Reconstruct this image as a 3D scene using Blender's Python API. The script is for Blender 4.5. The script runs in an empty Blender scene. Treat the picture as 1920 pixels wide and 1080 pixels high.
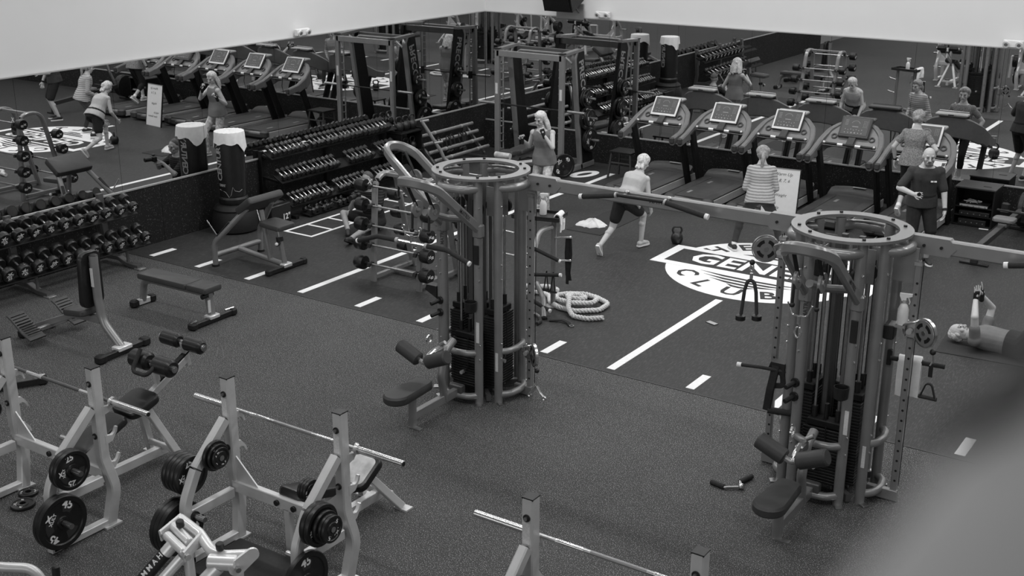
import bpy, bmesh, math, random
from mathutils import Vector, Matrix, Quaternion
random.seed(7)
SC = bpy.context.scene
COL = SC.collection
V = Vector
PI = math.pi

# ------------------------------------------------------------------ camera, world, lights
cam_d = bpy.data.cameras.new('camera')
cam = bpy.data.objects.new('camera', cam_d)
COL.objects.link(cam)
cam_d.sensor_width = 36.0
cam_d.lens = 36.0 * 2257.0 / 1920.0
cam_d.clip_start = 0.02
cam_d.clip_end = 200.0
cr, cu, cb = ((0.828941, 0.559329, 0.002585), (-0.179551, 0.261717, 0.948296), (0.529733, -0.786546, 0.317377))
cam.matrix_world = Matrix(((cr[0], cu[0], cb[0], 14.097), (cr[1], cu[1], cb[1], -19.947), (cr[2], cu[2], cb[2], 5.1), (0, 0, 0, 1)))
cam_d.dof.use_dof = True
cam_d.dof.focus_distance = 13.5
cam_d.dof.aperture_fstop = 5.6
SC.camera = cam

world = bpy.data.worlds.new('world')
SC.world = world
world.use_nodes = True
bg = world.node_tree.nodes['Background']
bg.inputs['Color'].default_value = (0.5, 0.5, 0.5, 1)
bg.inputs['Strength'].default_value = 0.26

def area(name, loc, sx, sy, power, rot=(0, 0, 0)):
    d = bpy.data.lights.new(name, 'AREA')
    d.shape = 'RECTANGLE'; d.size = sx; d.size_y = sy; d.energy = power
    o = bpy.data.objects.new(name, d); COL.objects.link(o)
    o.location = loc; o.rotation_euler = rot
    return o
LAMPK = 0.44
for i, (ly, pw) in enumerate(((-1.6, 170), (-6.2, 330), (-10.8, 110), (-15.0, 190))):
    for j, lx in enumerate((2.2, 6.6, 11.0, 15.4)):
        area('ceiling_lamp', (lx, ly, 6.9), 3.0, 0.35, pw * LAMPK)
area('rear_fill_light', (9.0, -30.5, 3.2), 22.0, 3.6, 500, (PI / 2, 0, 0))  # unseen light added behind the camera to brighten fronts and mirrored turf
SC.view_settings.view_transform = 'Standard'
SC.view_settings.look = 'None'
SC.view_settings.exposure = 0.0
SC.view_settings.gamma = 1.0
SC.view_settings.use_curve_mapping = False
SC.cycles.use_denoising = True
SC.cycles.max_bounces = 7
SC.cycles.glossy_bounces = 5
SC.cycles.sample_clamp_indirect = 4.0

# ------------------------------------------------------------------ materials
def mat(name, g, rough=0.5, metal=0.0, spec=0.5, var=0.12, scale=18.0, bump=0.0, bscale=120.0, coat=0.0):
    m = bpy.data.materials.new(name); m.use_nodes = True
    nt = m.node_tree; b = nt.nodes['Principled BSDF']
    tc = nt.nodes.new('ShaderNodeTexCoord')
    n = nt.nodes.new('ShaderNodeTexNoise'); n.inputs['Scale'].default_value = scale; n.inputs['Detail'].default_value = 3
    nt.links.new(tc.outputs['Object'], n.inputs['Vector'])
    r = nt.nodes.new('ShaderNodeMapRange')
    r.inputs['From Min'].default_value = 0.3; r.inputs['From Max'].default_value = 0.7
    r.inputs['To Min'].default_value = g * (1 - var); r.inputs['To Max'].default_value = g * (1 + var)
    nt.links.new(n.outputs['Fac'], r.inputs['Value'])
    c = nt.nodes.new('ShaderNodeCombineColor')
    for k in ('Red', 'Green', 'Blue'): nt.links.new(r.outputs['Result'], c.inputs[k])
    nt.links.new(c.outputs['Color'], b.inputs['Base Color'])
    b.inputs['Roughness'].default_value = rough; b.inputs['Metallic'].default_value = metal
    b.inputs['Specular IOR Level'].default_value = spec
    b.inputs['Coat Weight'].default_value = coat
    b.inputs['Coat Roughness'].default_value = 0.2
    if bump:
        n2 = nt.nodes.new('ShaderNodeTexNoise'); n2.inputs['Scale'].default_value = bscale
        nt.links.new(tc.outputs['Object'], n2.inputs['Vector'])
        bp = nt.nodes.new('ShaderNodeBump'); bp.inputs['Strength'].default_value = bump; bp.inputs['Distance'].default_value = 0.004
        nt.links.new(n2.outputs['Fac'], bp.inputs['Height']); nt.links.new(bp.outputs['Normal'], b.inputs['Normal'])
    return m

def speck_mat(name, g, speck, thr, scale, rough=0.7, var=0.2, stretch=None, big=0.7, lean=0.0):
    """dark rubber with pale crumbs; stretch makes fibre streaks"""
    m = bpy.data.materials.new(name); m.use_nodes = True
    nt = m.node_tree; b = nt.nodes['Principled BSDF']; L = nt.links.new
    tc = nt.nodes.new('ShaderNodeTexCoord')
    mp = nt.nodes.new('ShaderNodeMapping'); L(tc.outputs['Object'], mp.inputs['Vector'])
    if stretch: mp.inputs['Scale'].default_value = stretch
    n = nt.nodes.new('ShaderNodeTexNoise'); n.inputs['Scale'].default_value = scale; n.inputs['Detail'].default_value = 1.5
    L(mp.outputs['Vector'], n.inputs['Vector'])
    r = nt.nodes.new('ShaderNodeMapRange'); r.inputs['From Min'].default_value = thr; r.inputs['From Max'].default_value = thr + 0.10
    r.inputs['To Min'].default_value = 0.0; r.inputs['To Max'].default_value = 1.0
    L(n.outputs['Fac'], r.inputs['Value'])
    n2 = nt.nodes.new('ShaderNodeTexNoise'); n2.inputs['Scale'].default_value = big; n2.inputs['Detail'].default_value = 5
    L(tc.outputs['Object'], n2.inputs['Vector'])
    r2 = nt.nodes.new('ShaderNodeMapRange'); r2.inputs['From Min'].default_value = 0.3; r2.inputs['From Max'].default_value = 0.7
    r2.inputs['To Min'].default_value = g * (1 - var); r2.inputs['To Max'].default_value = g * (1 + var)
    L(n2.outputs['Fac'], r2.inputs['Value'])
    mx = nt.nodes.new('ShaderNodeMix'); mx.data_type = 'FLOAT'
    L(r.outputs['Result'], mx.inputs['Factor']); L(r2.outputs['Result'], mx.inputs['A']); mx.inputs['B'].default_value = speck
    c = nt.nodes.new('ShaderNodeCombineColor')
    for k in ('Red', 'Green', 'Blue'): L(mx.outputs['Result'], c.inputs[k])
    L(c.outputs['Color'], b.inputs['Base Color'])
    b.inputs['Roughness'].default_value = rough; b.inputs['Specular IOR Level'].default_value = 0.3
    bp = nt.nodes.new('ShaderNodeBump'); bp.inputs['Strength'].default_value = 0.4; bp.inputs['Distance'].default_value = 0.003
    L(n.outputs['Fac'], bp.inputs['Height'])
    if lean:      # pile combed towards the right wall
        cv = nt.nodes.new('ShaderNodeCombineXYZ'); cv.inputs['Y'].default_value = lean; cv.inputs['Z'].default_value = math.sqrt(1 - lean * lean)
        L(cv.outputs['Vector'], bp.inputs['Normal'])
    L(bp.outputs['Normal'], b.inputs['Normal'])
    return m

def band_mat(name, g1, g2, scale, axis='Z', rough=0.85, dist=1.0, detail=2.0):
    """woven cloth in two greys: bands along one axis"""
    m = bpy.data.materials.new(name); m.use_nodes = True
    nt = m.node_tree; b = nt.nodes['Principled BSDF']; L = nt.links.new
    tc = nt.nodes.new('ShaderNodeTexCoord')
    w = nt.nodes.new('ShaderNodeTexWave'); w.bands_direction = axis; w.inputs['Scale'].default_value = scale
    w.inputs['Distortion'].default_value = dist; w.inputs['Detail'].default_value = detail; w.inputs['Detail Scale'].default_value = 3
    L(tc.outputs['Object'], w.inputs['Vector'])
    r = nt.nodes.new('ShaderNodeMapRange'); r.inputs['To Min'].default_value = g1; r.inputs['To Max'].default_value = g2
    L(w.outputs['Fac'], r.inputs['Value'])
    c = nt.nodes.new('ShaderNodeCombineColor')
    for k in ('Red', 'Green', 'Blue'): L(r.outputs['Result'], c.inputs[k])
    L(c.outputs['Color'], b.inputs['Base Color']); b.inputs['Roughness'].default_value = rough
    b.inputs['Specular IOR Level'].default_value = 0.2
    return m

M = dict(
    rubber=speck_mat('rubber_floor', 0.050, 0.42, 0.585, 120.0, rough=0.75, var=0.16),
    turf=speck_mat('turf_fibre', 0.030, 0.060, 0.54, 130.0, rough=0.55, var=0.10, stretch=(1.0, 0.10, 1.0)),
    wainscot=speck_mat('black_speckled_rubber', 0.010, 0.09, 0.62, 60.0, rough=0.8, var=0.3),
    white_paint=mat('white_turf', 0.85, 0.9, var=0.04, scale=30, bump=0.3),
    wall=mat('white_wall_paint', 0.72, 0.9, spec=0.2, var=0.01, scale=2),
    trim=mat('pale_trim', 0.45, 0.4, 0.4, var=0.05),
    mirror=mat('mirror_silver', 0.80, 0.0, 1.0, var=0.0),
    edge=mat('dark_joint', 0.03, 0.5, var=0.1),
    tower=mat('pewter_paint', 0.25, 0.30, 0.35, 0.5, var=0.05, scale=8, coat=0.3),
    towerd=mat('dark_pewter_paint', 0.11, 0.4, 0.4, 0.5, var=0.06, scale=8),
    rack=mat('platinum_paint', 0.62, 0.35, 0.3, 0.5, var=0.06, scale=9, coat=0.2),
    silver=mat('pale_silver_paint', 0.78, 0.3, 0.35, 0.5, var=0.05, scale=9, coat=0.3),
    chrome=mat('chrome', 0.75, 0.24, 1.0, var=0.05),
    steel=mat('brushed_steel', 0.50, 0.32, 1.0, var=0.1, scale=30),
    black=mat('black_plastic', 0.012, 0.45, 0.0, 0.4, var=0.3),
    blackm=mat('black_powder_coat', 0.008, 0.55, 0.1, 0.3, var=0.3),
    rubberb=mat('black_rubber', 0.012, 0.6, 0.0, 0.35, var=0.25, scale=30),
    foam=mat('charcoal_foam', 0.030, 0.8, 0.0, 0.3, var=0.15, scale=40, bump=0.2),
    plate=mat('black_urethane', 0.010, 0.38, 0.0, 0.5, var=0.2),
    vinyl=mat('charcoal_vinyl', 0.042, 0.5, 0.0, 0.45, var=0.10, scale=10, bump=0.08, bscale=200),
    vinylb=mat('black_vinyl', 0.012, 0.33, 0.0, 0.5, var=0.2, bump=0.06, bscale=200),
    worn=mat('worn_pale_vinyl', 0.50, 0.5, 0.0, 0.4, var=0.25, scale=12),
    print=mat('white_print', 0.80, 0.7, var=0.03),
    grey_print=mat('grey_print', 0.28, 0.6, var=0.05),
    dark_print=mat('dark_print', 0.05, 0.6, var=0.05),
    label=mat('paper_label', 0.62, 0.7, var=0.12, scale=90),
    skin=mat('skin', 0.50, 0.55, 0.0, 0.35, var=0.06, scale=14),
    skint=mat('tanned_skin', 0.30, 0.5, 0.0, 0.35, var=0.08, scale=14),
    beard=mat('grey_beard', 0.14, 0.7, var=0.3, scale=60),
    hairl=mat('pale_hair', 0.58, 0.6, var=0.35, scale=45, bump=0.6, bscale=60),
    hairg=mat('grey_hair', 0.26, 0.6, var=0.4, scale=40, bump=0.6, bscale=60),
    haird=mat('dark_hair', 0.06, 0.6, var=0.3, scale=60),
    feature=mat('face_feature', 0.06, 0.5, var=0.2),
    lip=mat('lips', 0.20, 0.5, var=0.1),
    cloth_b=mat('black_cloth', 0.012, 0.9, var=0.25, bump=0.2, bscale=50),
    cloth_d=mat('charcoal_cloth', 0.035, 0.9, var=0.2, scale=10, bump=0.3, bscale=30),
    cloth_m=mat('mid_grey_cloth', 0.17, 0.9, var=0.12, scale=10, bump=0.3, bscale=30),
    cloth_l=mat('pale_grey_cloth', 0.44, 0.9, var=0.08, scale=10, bump=0.3, bscale=30),
    heather=mat('heather_cloth', 0.20, 0.9, var=0.55, scale=70),
    pattern=mat('patterned_cloth', 0.45, 0.9, var=0.5, scale=22),
    stripes=band_mat('striped_cloth', 0.22, 0.50, 8.0, 'Z', dist=0.8),
    dstripe=band_mat('dark_striped_cloth', 0.006, 0.03, 9.0, 'Z', dist=0.2),
    towel=mat('white_towel', 0.80, 0.95, spec=0.1, var=0.05, bump=0.5, bscale=160),
    rope=mat('cream_rope', 0.62, 0.9, var=0.12, scale=60, bump=0.5, bscale=150),
    board=mat('whiteboard', 0.74, 0.35, var=0.02),
    marker=mat('marker_ink', 0.06, 0.8, var=0.1),
    tm=mat('treadmill_grey', 0.17, 0.42, 0.2, var=0.06),
    tmd=mat('treadmill_charcoal', 0.038, 0.5, var=0.1),
    tml=mat('treadmill_silver', 0.46, 0.4, 0.3, var=0.05),
    belt=mat('running_belt', 0.045, 0.6, var=0.2, scale=6, bump=0.2, bscale=300),
    screen=mat('console_face', 0.10, 0.25, var=0.04),
    shoe=mat('pale_shoe', 0.48, 0.7, var=0.15),
    shoed=mat('dark_shoe', 0.02, 0.6, var=0.3),
    mat_grey=mat('exercise_mat', 0.022, 0.85, var=0.1, bump=0.1),
    bottle=mat('clear_white_bottle', 0.70, 0.3, var=0.04),
    far=mat('padded_grey', 0.85, 0.8, var=0.02),
)

# ------------------------------------------------------------------ geometry helper
def frame(p, x=None, z=None):
    """4x4 with origin p, local z along z (default up)"""
    z = V(z or (0, 0, 1)).normalized()
    x = V(x) if x is not None else (V((1, 0, 0)) if abs(z.x) < 0.9 else V((0, 1, 0)))
    x = (x - z * x.dot(z)).normalized()
    y = z.cross(x)
    m = Matrix((x, y, z)).transposed().to_4x4()
    m.translation = V(p)
    return m
def TR(x=0, y=0, z=0, rx=0, ry=0, rz=0):
    return Matrix.Translation((x, y, z)) @ Matrix.Rotation(rz, 4, 'Z') @ Matrix.Rotation(ry, 4, 'Y') @ Matrix.Rotation(rx, 4, 'X')

def rounded(pts, r, n=5, closed=False):
    """fillet the corners of a polyline"""
    pts = [V(p) for p in pts]; out = []
    N = len(pts)
    for i in range(N):
        if not closed and i in (0, N - 1): out.append(pts[i]); continue
        a, b, c = pts[i - 1], pts[i], pts[(i + 1) % N]
        u, w = (a - b), (c - b)
        lu, lw = u.length, w.length
        if lu < 1e-6 or lw < 1e-6: out.append(b); continue
        u /= lu; w /= lw
        ang = u.angle(w)
        if ang > 3.0: out.append(b); continue
        d = min(r / math.tan(ang / 2), lu * 0.49, lw * 0.49)
        rr = d * math.tan(ang / 2)
        bis = (u + w).normalized(); cc = b + bis * (rr / math.sin(ang / 2))
        p0, p1 = b + u * d - cc, b + w * d - cc
        for k in range(n + 1):
            t = k / n
            q = p0.normalized().slerp(p1.normalized(), t) * rr if p0.angle(p1) > 1e-3 else p0
            out.append(cc + q)
    return out

class G:
    """collects shapes into one mesh"""
    def __init__(s): s.v = []; s.f = []
    def add(s, vs, fs, m=None):
        o = len(s.v)
        s.v += [(m @ V(p)) if m is not None else V(p) for p in vs]
        s.f += [tuple(i + o for i in f) for f in fs]
        return s
    def box(s, c, d, m=None, ch=0.0):
        """box; ch = chamfer of the vertical and horizontal edges"""
        x, y, z = d[0] / 2, d[1] / 2, d[2] / 2
        T = Matrix.Translation(c); T = m @ T if m is not None else T
        if ch <= 0:
            vs = [(i * x, j * y, k * z) for k in (-1, 1) for j in (-1, 1) for i in (-1, 1)]
            fs = [(0, 2, 3, 1), (4, 5, 7, 6), (0, 1, 5, 4), (2, 6, 7, 3), (0, 4, 6, 2), (1, 3, 7, 5)]
            return s.add(vs, fs, T)
        ch = min(ch, x * 0.9, y * 0.9, z * 0.9)
        def ring(ix, iy, zz):
            a, b = x - ix, y - iy; e = ch * 0.75
            return [(a - e, -b, zz), (a, -b + e, zz), (a, b - e, zz), (a - e, b, zz), (-a + e, b, zz), (-a, b - e, zz), (-a, -b + e, zz), (-a + e, -b, zz)]
        return s.loft([ring(ch * 0.8, ch * 0.8, -z), ring(0, 0, -z + ch), ring(0, 0, z - ch), ring(ch * 0.8, ch * 0.8, z)], m=T)
    def loft(s, rings, m=None, cap=True, closed=False):
        n = len(rings[0]); vs = [p for r in rings for p in r]; fs = []
        R_ = len(rings)
        for i in range(R_ if closed else R_ - 1):
            a, b = i * n, ((i + 1) % R_) * n
            for j in range(n):
                k = (j + 1) % n
                fs.append((a + j, a + k, b + k, b + j))
        if cap and not closed:
            fs.append(tuple(range(n - 1, -1, -1))); fs.append(tuple(range((R_ - 1) * n, R_ * n)))
        return s.add(vs, fs, m)
    def tube(s, pts, r, seg=10, closed=False, bend=0.0, m=None, rx=None, up=None):
        """round (or elliptic: rx) tube along a polyline"""
        pts = [V(p) for p in pts]
        if bend: pts = rounded(pts, bend, 5, closed)
        N = len(pts); rs = r if isinstance(r, (list, tuple)) else [r] * N
        T = []
        for i in range(N):
            a = pts[i - 1] if (i > 0 or closed) else pts[i]
            b = pts[(i + 1) % N] if (i < N - 1 or closed) else pts[i]
            T.append((b - a).normalized())
        u = V(up) if up else (V((0, 0, 1)) if abs(T[0].z) < 0.95 else V((1, 0, 0)))
        u = (u - T[0] * u.dot(T[0])).normalized()
        rings = []
        for i in range(N):
            if i: u = (u - T[i] * u.dot(T[i])).normalized()
            w = T[i].cross(u)
            q = (rx if rx else rs[i])
            rings.append([pts[i] + u * (math.cos(2 * PI * k / seg) * rs[i]) + w * (math.sin(2 * PI * k / seg) * q) for k in range(seg)])
        return s.loft(rings, m=m, closed=closed)
    def bar(s, pts, w, h, bend=0.0, up=(0, 0, 1), m=None, closed=False, ch=0.006):
        """rectangular section swept along a polyline: w across, h along up"""
        pts = [V(p) for p in pts]
        if bend: pts = rounded(pts, bend, 5, closed)
        N = len(pts); rings = []
        U0 = V(up)
        for i in range(N):
            a = pts[i - 1] if (i > 0 or closed) else pts[i]
            b = pts[(i + 1) % N] if (i < N - 1 or closed) else pts[i]
            t = (b - a).normalized()
            sd = t.cross(U0)
            if sd.length < 1e-4: sd = t.cross(V((0, 1, 0)))
            sd.normalize(); u = sd.cross(t).normalized()
            c = min(ch, w * 0.3, h * 0.3); W, H = w / 2, h / 2
            rings.append([pts[i] + sd * x + u * y for x, y in ((W - c, -H), (W, -H + c), (W, H - c), (W - c, H), (-W + c, H), (-W, H - c), (-W, -H + c), (-W + c, -H))])
        return s.loft(rings, m=m, closed=closed)
    def cyl(s, a, b, r, r2=None, seg=16, m=None, ch=0.0):
        a, b = V(a), V(b); r2 = r if r2 is None else r2
        if ch:
            t = (b - a).normalized()
            return s.tube([a, a + t * ch, b - t * ch, b], [r - ch, r, r2, r2 - ch], seg, m=m)
        return s.tube([a, b], [r, r2], seg, m=m)
    def lathe(s, prof, m=None, seg=24):
        rings = [[(max(r, 1e-4) * math.cos(2 * PI * k / seg), max(r, 1e-4) * math.sin(2 * PI * k / seg), z) for k in range(seg)] for r, z in prof]
        return s.loft(rings, m=m)
    def ringdisc(s, r0, r1, z0, z1, m=None, seg=32):
        P = [(r0, z0), (r1, z0), (r1, z1), (r0, z1)]
        rings = [[(r * math.cos(2 * PI * k / seg), r * math.sin(2 * PI * k / seg), z) for r, z in P] for k in range(seg)]
        return s.loft(rings, m=m, closed=True)
    def sph(s, c, r, m=None, seg=14, sc=(1, 1, 1), rot=None):
        n = seg // 2; prof = [(r * math.sin(PI * (i + 0.001) / n if i == 0 else PI * i / n), -r * math.cos(PI * i / n)) for i in range(n + 1)]
        T = Matrix.Translation(c) @ (rot.to_4x4() if rot is not None else Matrix.Identity(4)) @ Matrix.Diagonal((sc[0], sc[1], sc[2], 1))
        return s.lathe(prof, (m @ T) if m is not None else T, seg)
    def prism(s, poly, t, m=None):
        """2D polygon extruded by t along local z"""
        n = len(poly)
        vs = [(x, y, 0) for x, y in poly] + [(x, y, t) for x, y in poly]
        fs = [tuple(range(n - 1, -1, -1)), tuple(range(n, 2 * n))] + [(i, (i + 1) % n, n + (i + 1) % n, n + i) for i in range(n)]
        return s.add(vs, fs, m)
    def cap(s, a, b, ra, rb, seg=12, m=None):
        """capsule with two radii"""
        a, b = V(a), V(b); t = (b - a); L = t.length
        if L < 1e-5: return s.sph(a, ra, m)
        prof = [(ra * math.sin(PI / 2 * i / 4), -ra * math.cos(PI / 2 * i / 4)) for i in range(5)]
        prof += [(rb * math.cos(PI / 2 * i / 4), L + rb * math.sin(PI / 2 * i / 4)) for i in range(5)]
        F = frame(a, z=t)
        return s.lathe(prof, (m @ F) if m is not None else F, seg)
    def text(s, body, size, m, ext=0.001, bold=True, align='CENTER', shear=0.0, xs=1.0):
        vs, fs = text_mesh(body, size, ext, align, shear, bold)
        return s.add([(x * xs, y, z) for x, y, z in vs], fs, m)
    def mesh(s, name, m, smooth=35):
        me = bpy.data.meshes.new(name)
        me.from_pydata([tuple(p) for p in s.v], [], s.f)
        me.validate(clean_customdata=False)
        bm = bmesh.new(); bm.from_mesh(me)
        bmesh.ops.recalc_face_normals(bm, faces=bm.faces)
        bm.to_mesh(me); bm.free()
        if smooth:
            me.polygons.foreach_set('use_smooth', [True] * len(me.polygons))
            me.set_sharp_from_angle(angle=math.radians(smooth))
        me.materials.append(M[m] if isinstance(m, str) else m)
        return me
    def obj(s, name, m, parent=None, loc=None, rot=None, smooth=35):
        me = s.mesh(name, m, smooth)
        return link(name, me, parent, loc, rot)

def link(name, me, parent=None, loc=None, rot=None):
    o = bpy.data.objects.new(name, me); COL.objects.link(o)
    if parent: o.parent = parent
    if loc is not None: o.location = loc
    if rot is not None: o.rotation_euler = rot
    return o

TXT = {}
def text_mesh(body, size, ext, align, shear, bold):
    key = (body, size, ext, align, shear, bold)
    if key in TXT: return TXT[key]
    cu_ = bpy.data.curves.new('lettering', 'FONT')
    cu_.body = body; cu_.size = size; cu_.extrude = ext; cu_.align_x = align; cu_.align_y = 'CENTER'; cu_.shear = shear
    cu_.resolution_u = 2
    if bold: cu_.offset = size * 0.022
    o = bpy.data.objects.new('lettering', cu_); COL.objects.link(o)
    dg = bpy.context.evaluated_depsgraph_get()
    me = bpy.data.meshes.new_from_object(o.evaluated_get(dg))
    vs = [tuple(v.co) for v in me.vertices]; fs = [tuple(p.vertices) for p in me.polygons]
    bpy.data.objects.remove(o); bpy.data.curves.remove(cu_); bpy.data.meshes.remove(me)
    TXT[key] = (vs, fs)
    return TXT[key]

def tag(o, label, cat, group=None):
    o['label'] = label; o['category'] = cat
    if group: o['group'] = group
    return o
def thing(name, label, cat, loc=(0, 0, 0), rz=0.0, group=None):
    o = bpy.data.objects.new(name, None); COL.objects.link(o)
    o.empty_display_size = 0.1
    o.location = loc; o.rotation_euler = (0, 0, rz)
    return tag(o, label, cat, group)
def copy_tree(o, parent=None):
    c = o.copy(); COL.objects.link(c)
    if parent: c.parent = parent
    for ch in list(o.children): copy_tree(ch, c)
    return c
def dup(o, loc, rz=None, label=None):
    c = copy_tree(o); c.location = loc
    if rz is not None: c.rotation_euler = (0, 0, rz)
    if label: c['label'] = label
    return c
def struct(o): o['kind'] = 'structure'; return o

# ------------------------------------------------------------------ the room
SEAM = -9.14
o = struct(G().box((12.3, (SEAM - 32) / 2, -0.05), (25.4, 32 + SEAM, 0.1)).obj('floor', 'rubber', smooth=0))
TURF = struct(G().box((12.3, (SEAM + 0.35) / 2, -0.048), (25.4, 0.35 - SEAM - 0.012, 0.1)).obj('floor_turf', 'turf', smooth=0))
struct(G().box((12.3, SEAM, -0.045), (25.4, 0.022, 0.1)).obj('trim_1', 'edge', smooth=0))

def flat(name, x0, y0, x1, y1, m='white_paint', z=0.006):
    return G().box(((x0 + x1) / 2, (y0 + y1) / 2, z / 2), (x1 - x0, y1 - y0, z)).obj(name, m, TURF, smooth=0)
for x in (0.47, 1.42, 2.4, 4.38, 5.38, 6.3, 7.2, 9.05, 9.98, 10.92, 11.86, 12.8):
    flat('lane_dash', x - 0.05, SEAM + 0.09, x + 0.05, SEAM + 0.52)
flat('lane_line', 3.34, SEAM + 0.09, 3.44, -0.7)
flat('lane_line', 8.03, SEAM + 0.09, 8.13, -6.2)
flat('lane_line', 8.03, -3.2, 8.13, -2.9)
for x in (1.14, 1.68): flat('ladder_line', x - 0.025, -7.02, x + 0.025, -2.2)
for k in range(11): flat('ladder_rung', 1.165, -7.02 + k * 0.48, 1.655, -6.975 + k * 0.48)
def ell(cx, cy, a, b, n=40, t0=0.0, t1=2 * PI):
    return [(cx + a * math.cos(t0 + (t1 - t0) * k / n), cy + b * math.sin(t0 + (t1 - t0) * k / n)) for k in range(n)]
# numeral 0 by the corner
g = G(); n = 36
rings = []
for k in range(n):
    t = 2 * PI * k / n
    rings.append([(q * math.cos(t), p * math.sin(t), z) for q, p, z in ((0.075, 0.19, 0), (0.19, 0.34, 0), (0.19, 0.34, 0.006), (0.075, 0.19, 0.006))])
g.loft(rings, m=TR(2.97, -1.02, 0, rz=-0.25), closed=True); g.obj('zero_numeral', 'white_paint', TURF)
# club emblem inlaid in the turf
LX, LY, LR = 8.08, -4.70, 1.38
EMB = G().prism(ell(LX, LY, LR, LR, 64), 0.005).obj('club_emblem', 'white_paint', TURF)
dk = G()
for k, c in enumerate('CLUBS'):
    a = math.radians(218 + 25.5 * k)
    dk.text(c, 0.42, TR(LX + 1.11 * math.cos(a), LY + 1.11 * math.sin(a), 0.006, rz=a + PI / 2), 0.001)
for k, c in enumerate('HEALTH'):
    a = math.radians(151 - 24.4 * k)
    dk.text(c, 0.42, TR(LX + 1.11 * math.cos(a), LY + 1.11 * math.sin(a), 0.006, rz=a - PI / 2), 0.001)
for k in range(4):
    y = -5.20 - 0.115 * k; w = math.sqrt(max(0.0, 0.86 ** 2 - (y - LY) ** 2))
    x0, x1 = LX - w - 0.06, LX + w + 0.06
    dk.prism([(x0, y + 0.035)] + [(x0 + (x1 - x0) * t, y + 0.035 - 0.05 * math.sin(PI * t)) for t in (.25, .5, .75)] + [(x1, y + 0.035)]
             + [(x0 + (x1 - x0) * t, y - 0.025 - 0.05 * math.sin(PI * t)) for t in (.75, .5, .25)], 0.007)
for k in range(3):
    y = -4.13 + 0.1 * k; w = math.sqrt(0.80 ** 2 - (y - LY) ** 2)
    dk.prism([(LX - w, y - 0.02), (LX + w, y - 0.02), (LX + w * 0.8, y + 0.03), (LX, y + 0.045), (LX - w * 0.8, y + 0.03)], 0.007)
dk.obj('emblem_lettering', 'turf', EMB, smooth=0)
G().box((LX, -4.685, 0.004), (3.14, 0.92, 0.008)).obj('emblem_banner', 'white_paint', EMB, smooth=0)
G().box((LX, -4.685, 0.005), (2.82, 0.64, 0.010)).obj('banner_field', 'turf', EMB, smooth=0)
G().text('GENESIS', 0.66, TR(LX, -4.685, 0.011, 0), 0.001, xs=0.93).obj('banner_lettering', 'white_paint', EMB, smooth=0)

MT = 2.72            # top of the mirrors
LB, RB = 0.895, 0.575  # mirror sills on the left and right walls
WL = struct(G().box((-0.13, -9.5, 4.9), (0.2, 19.4, 4.36)).obj('wall_left', 'wall', smooth=0))
WR = struct(G().box((9.9, 0.13, 4.9), (20.2, 0.2, 4.36)).obj('wall_right', 'wall', smooth=0))
edges = [0, -1.47, -2.94, -4.41, -5.88, -7.47, -9.07, -10.6, -12.1, -13.6, -15.1, -16.6, -18.1, -19.2]
for a, b in zip(edges, edges[1:]):
    G().box((-0.01, (a + b) / 2, (LB + MT) / 2), (0.02, a - b - 0.004, MT - LB)).obj('mirror_panel', 'mirror', WL, smooth=0)
for k in range(14):
    G().box((0.005 + (k + 0.5) * 1.42, 0.01, (RB + MT) / 2), (1.416, 0.02, MT - RB)).obj('mirror_panel', 'mirror', WR, smooth=0)
G().box((-0.035, -9.6, (LB + MT) / 2), (0.02, 19.2, MT - LB)).obj('mirror_backing', 'edge', WL, smooth=0)
G().box((9.9, 0.035, (RB + MT) / 2), (19.9, 0.02, MT - RB)).obj('mirror_backing', 'edge', WR, smooth=0)
for k in range(16):
    G().box((-0.005, -0.6 - k * 1.2, LB / 2 - 0.01), (0.03, 1.194, LB - 0.02)).obj('wainscot_panel', 'wainscot', WL, smooth=0)
    G().box((0.61 + k * 1.22, 0.005, RB / 2 - 0.01), (1.214, 0.03, RB - 0.02)).obj('wainscot_panel', 'wainscot', WR, smooth=0)
struct(G().box((0.004, -9.6, LB - 0.004), (0.03, 19.2, 0.022)).obj('trim_2', 'trim', smooth=0))
struct(G().box((9.9, -0.004, RB - 0.004), (19.8, 0.03, 0.022)).obj('trim_3', 'trim', smooth=0))
struct(G().box((0.0, -9.6, MT + 0.006), (0.03, 19.2, 0.014)).obj('trim_4', 'trim', smooth=0))
struct(G().box((9.9, 0.0, MT + 0.006), (19.8, 0.03, 0.014)).obj('trim_5', 'trim', smooth=0))

# ------------------------------------------------------------------ things fixed to the walls
def light_box(loc, rz, label):
    t = thing('emergency_light', label, 'emergency light', loc, rz, 'emergency lights over the mirrors')
    G().box((0, -0.035, 0), (0.30, 0.07, 0.115), ch=0.012).obj('housing', 'wall', t)
    for s in (-1, 1):
        h = G().cyl((s * 0.095, -0.065, 0.0), (s * 0.095, -0.10, -0.012), 0.048, 0.052, 18).obj('lamp_head', 'wall', t)
        G().cyl((s * 0.095, -0.095, -0.01), (s * 0.095, -0.104, -0.014), 0.028, seg=14).obj('lens', 'tower', h)
light_box((2.72, -0.015, 2.82), 0, 'white twin-lamp emergency light beside the black loudspeaker on the right wall')
light_box((10.0, -0.015, 2.80), 0, 'white twin-lamp emergency light at the right end of the right wall')
light_box((0.015, -5.26, 2.81), PI / 2, 'white twin-lamp emergency light on the left wall above the mirror')

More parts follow.
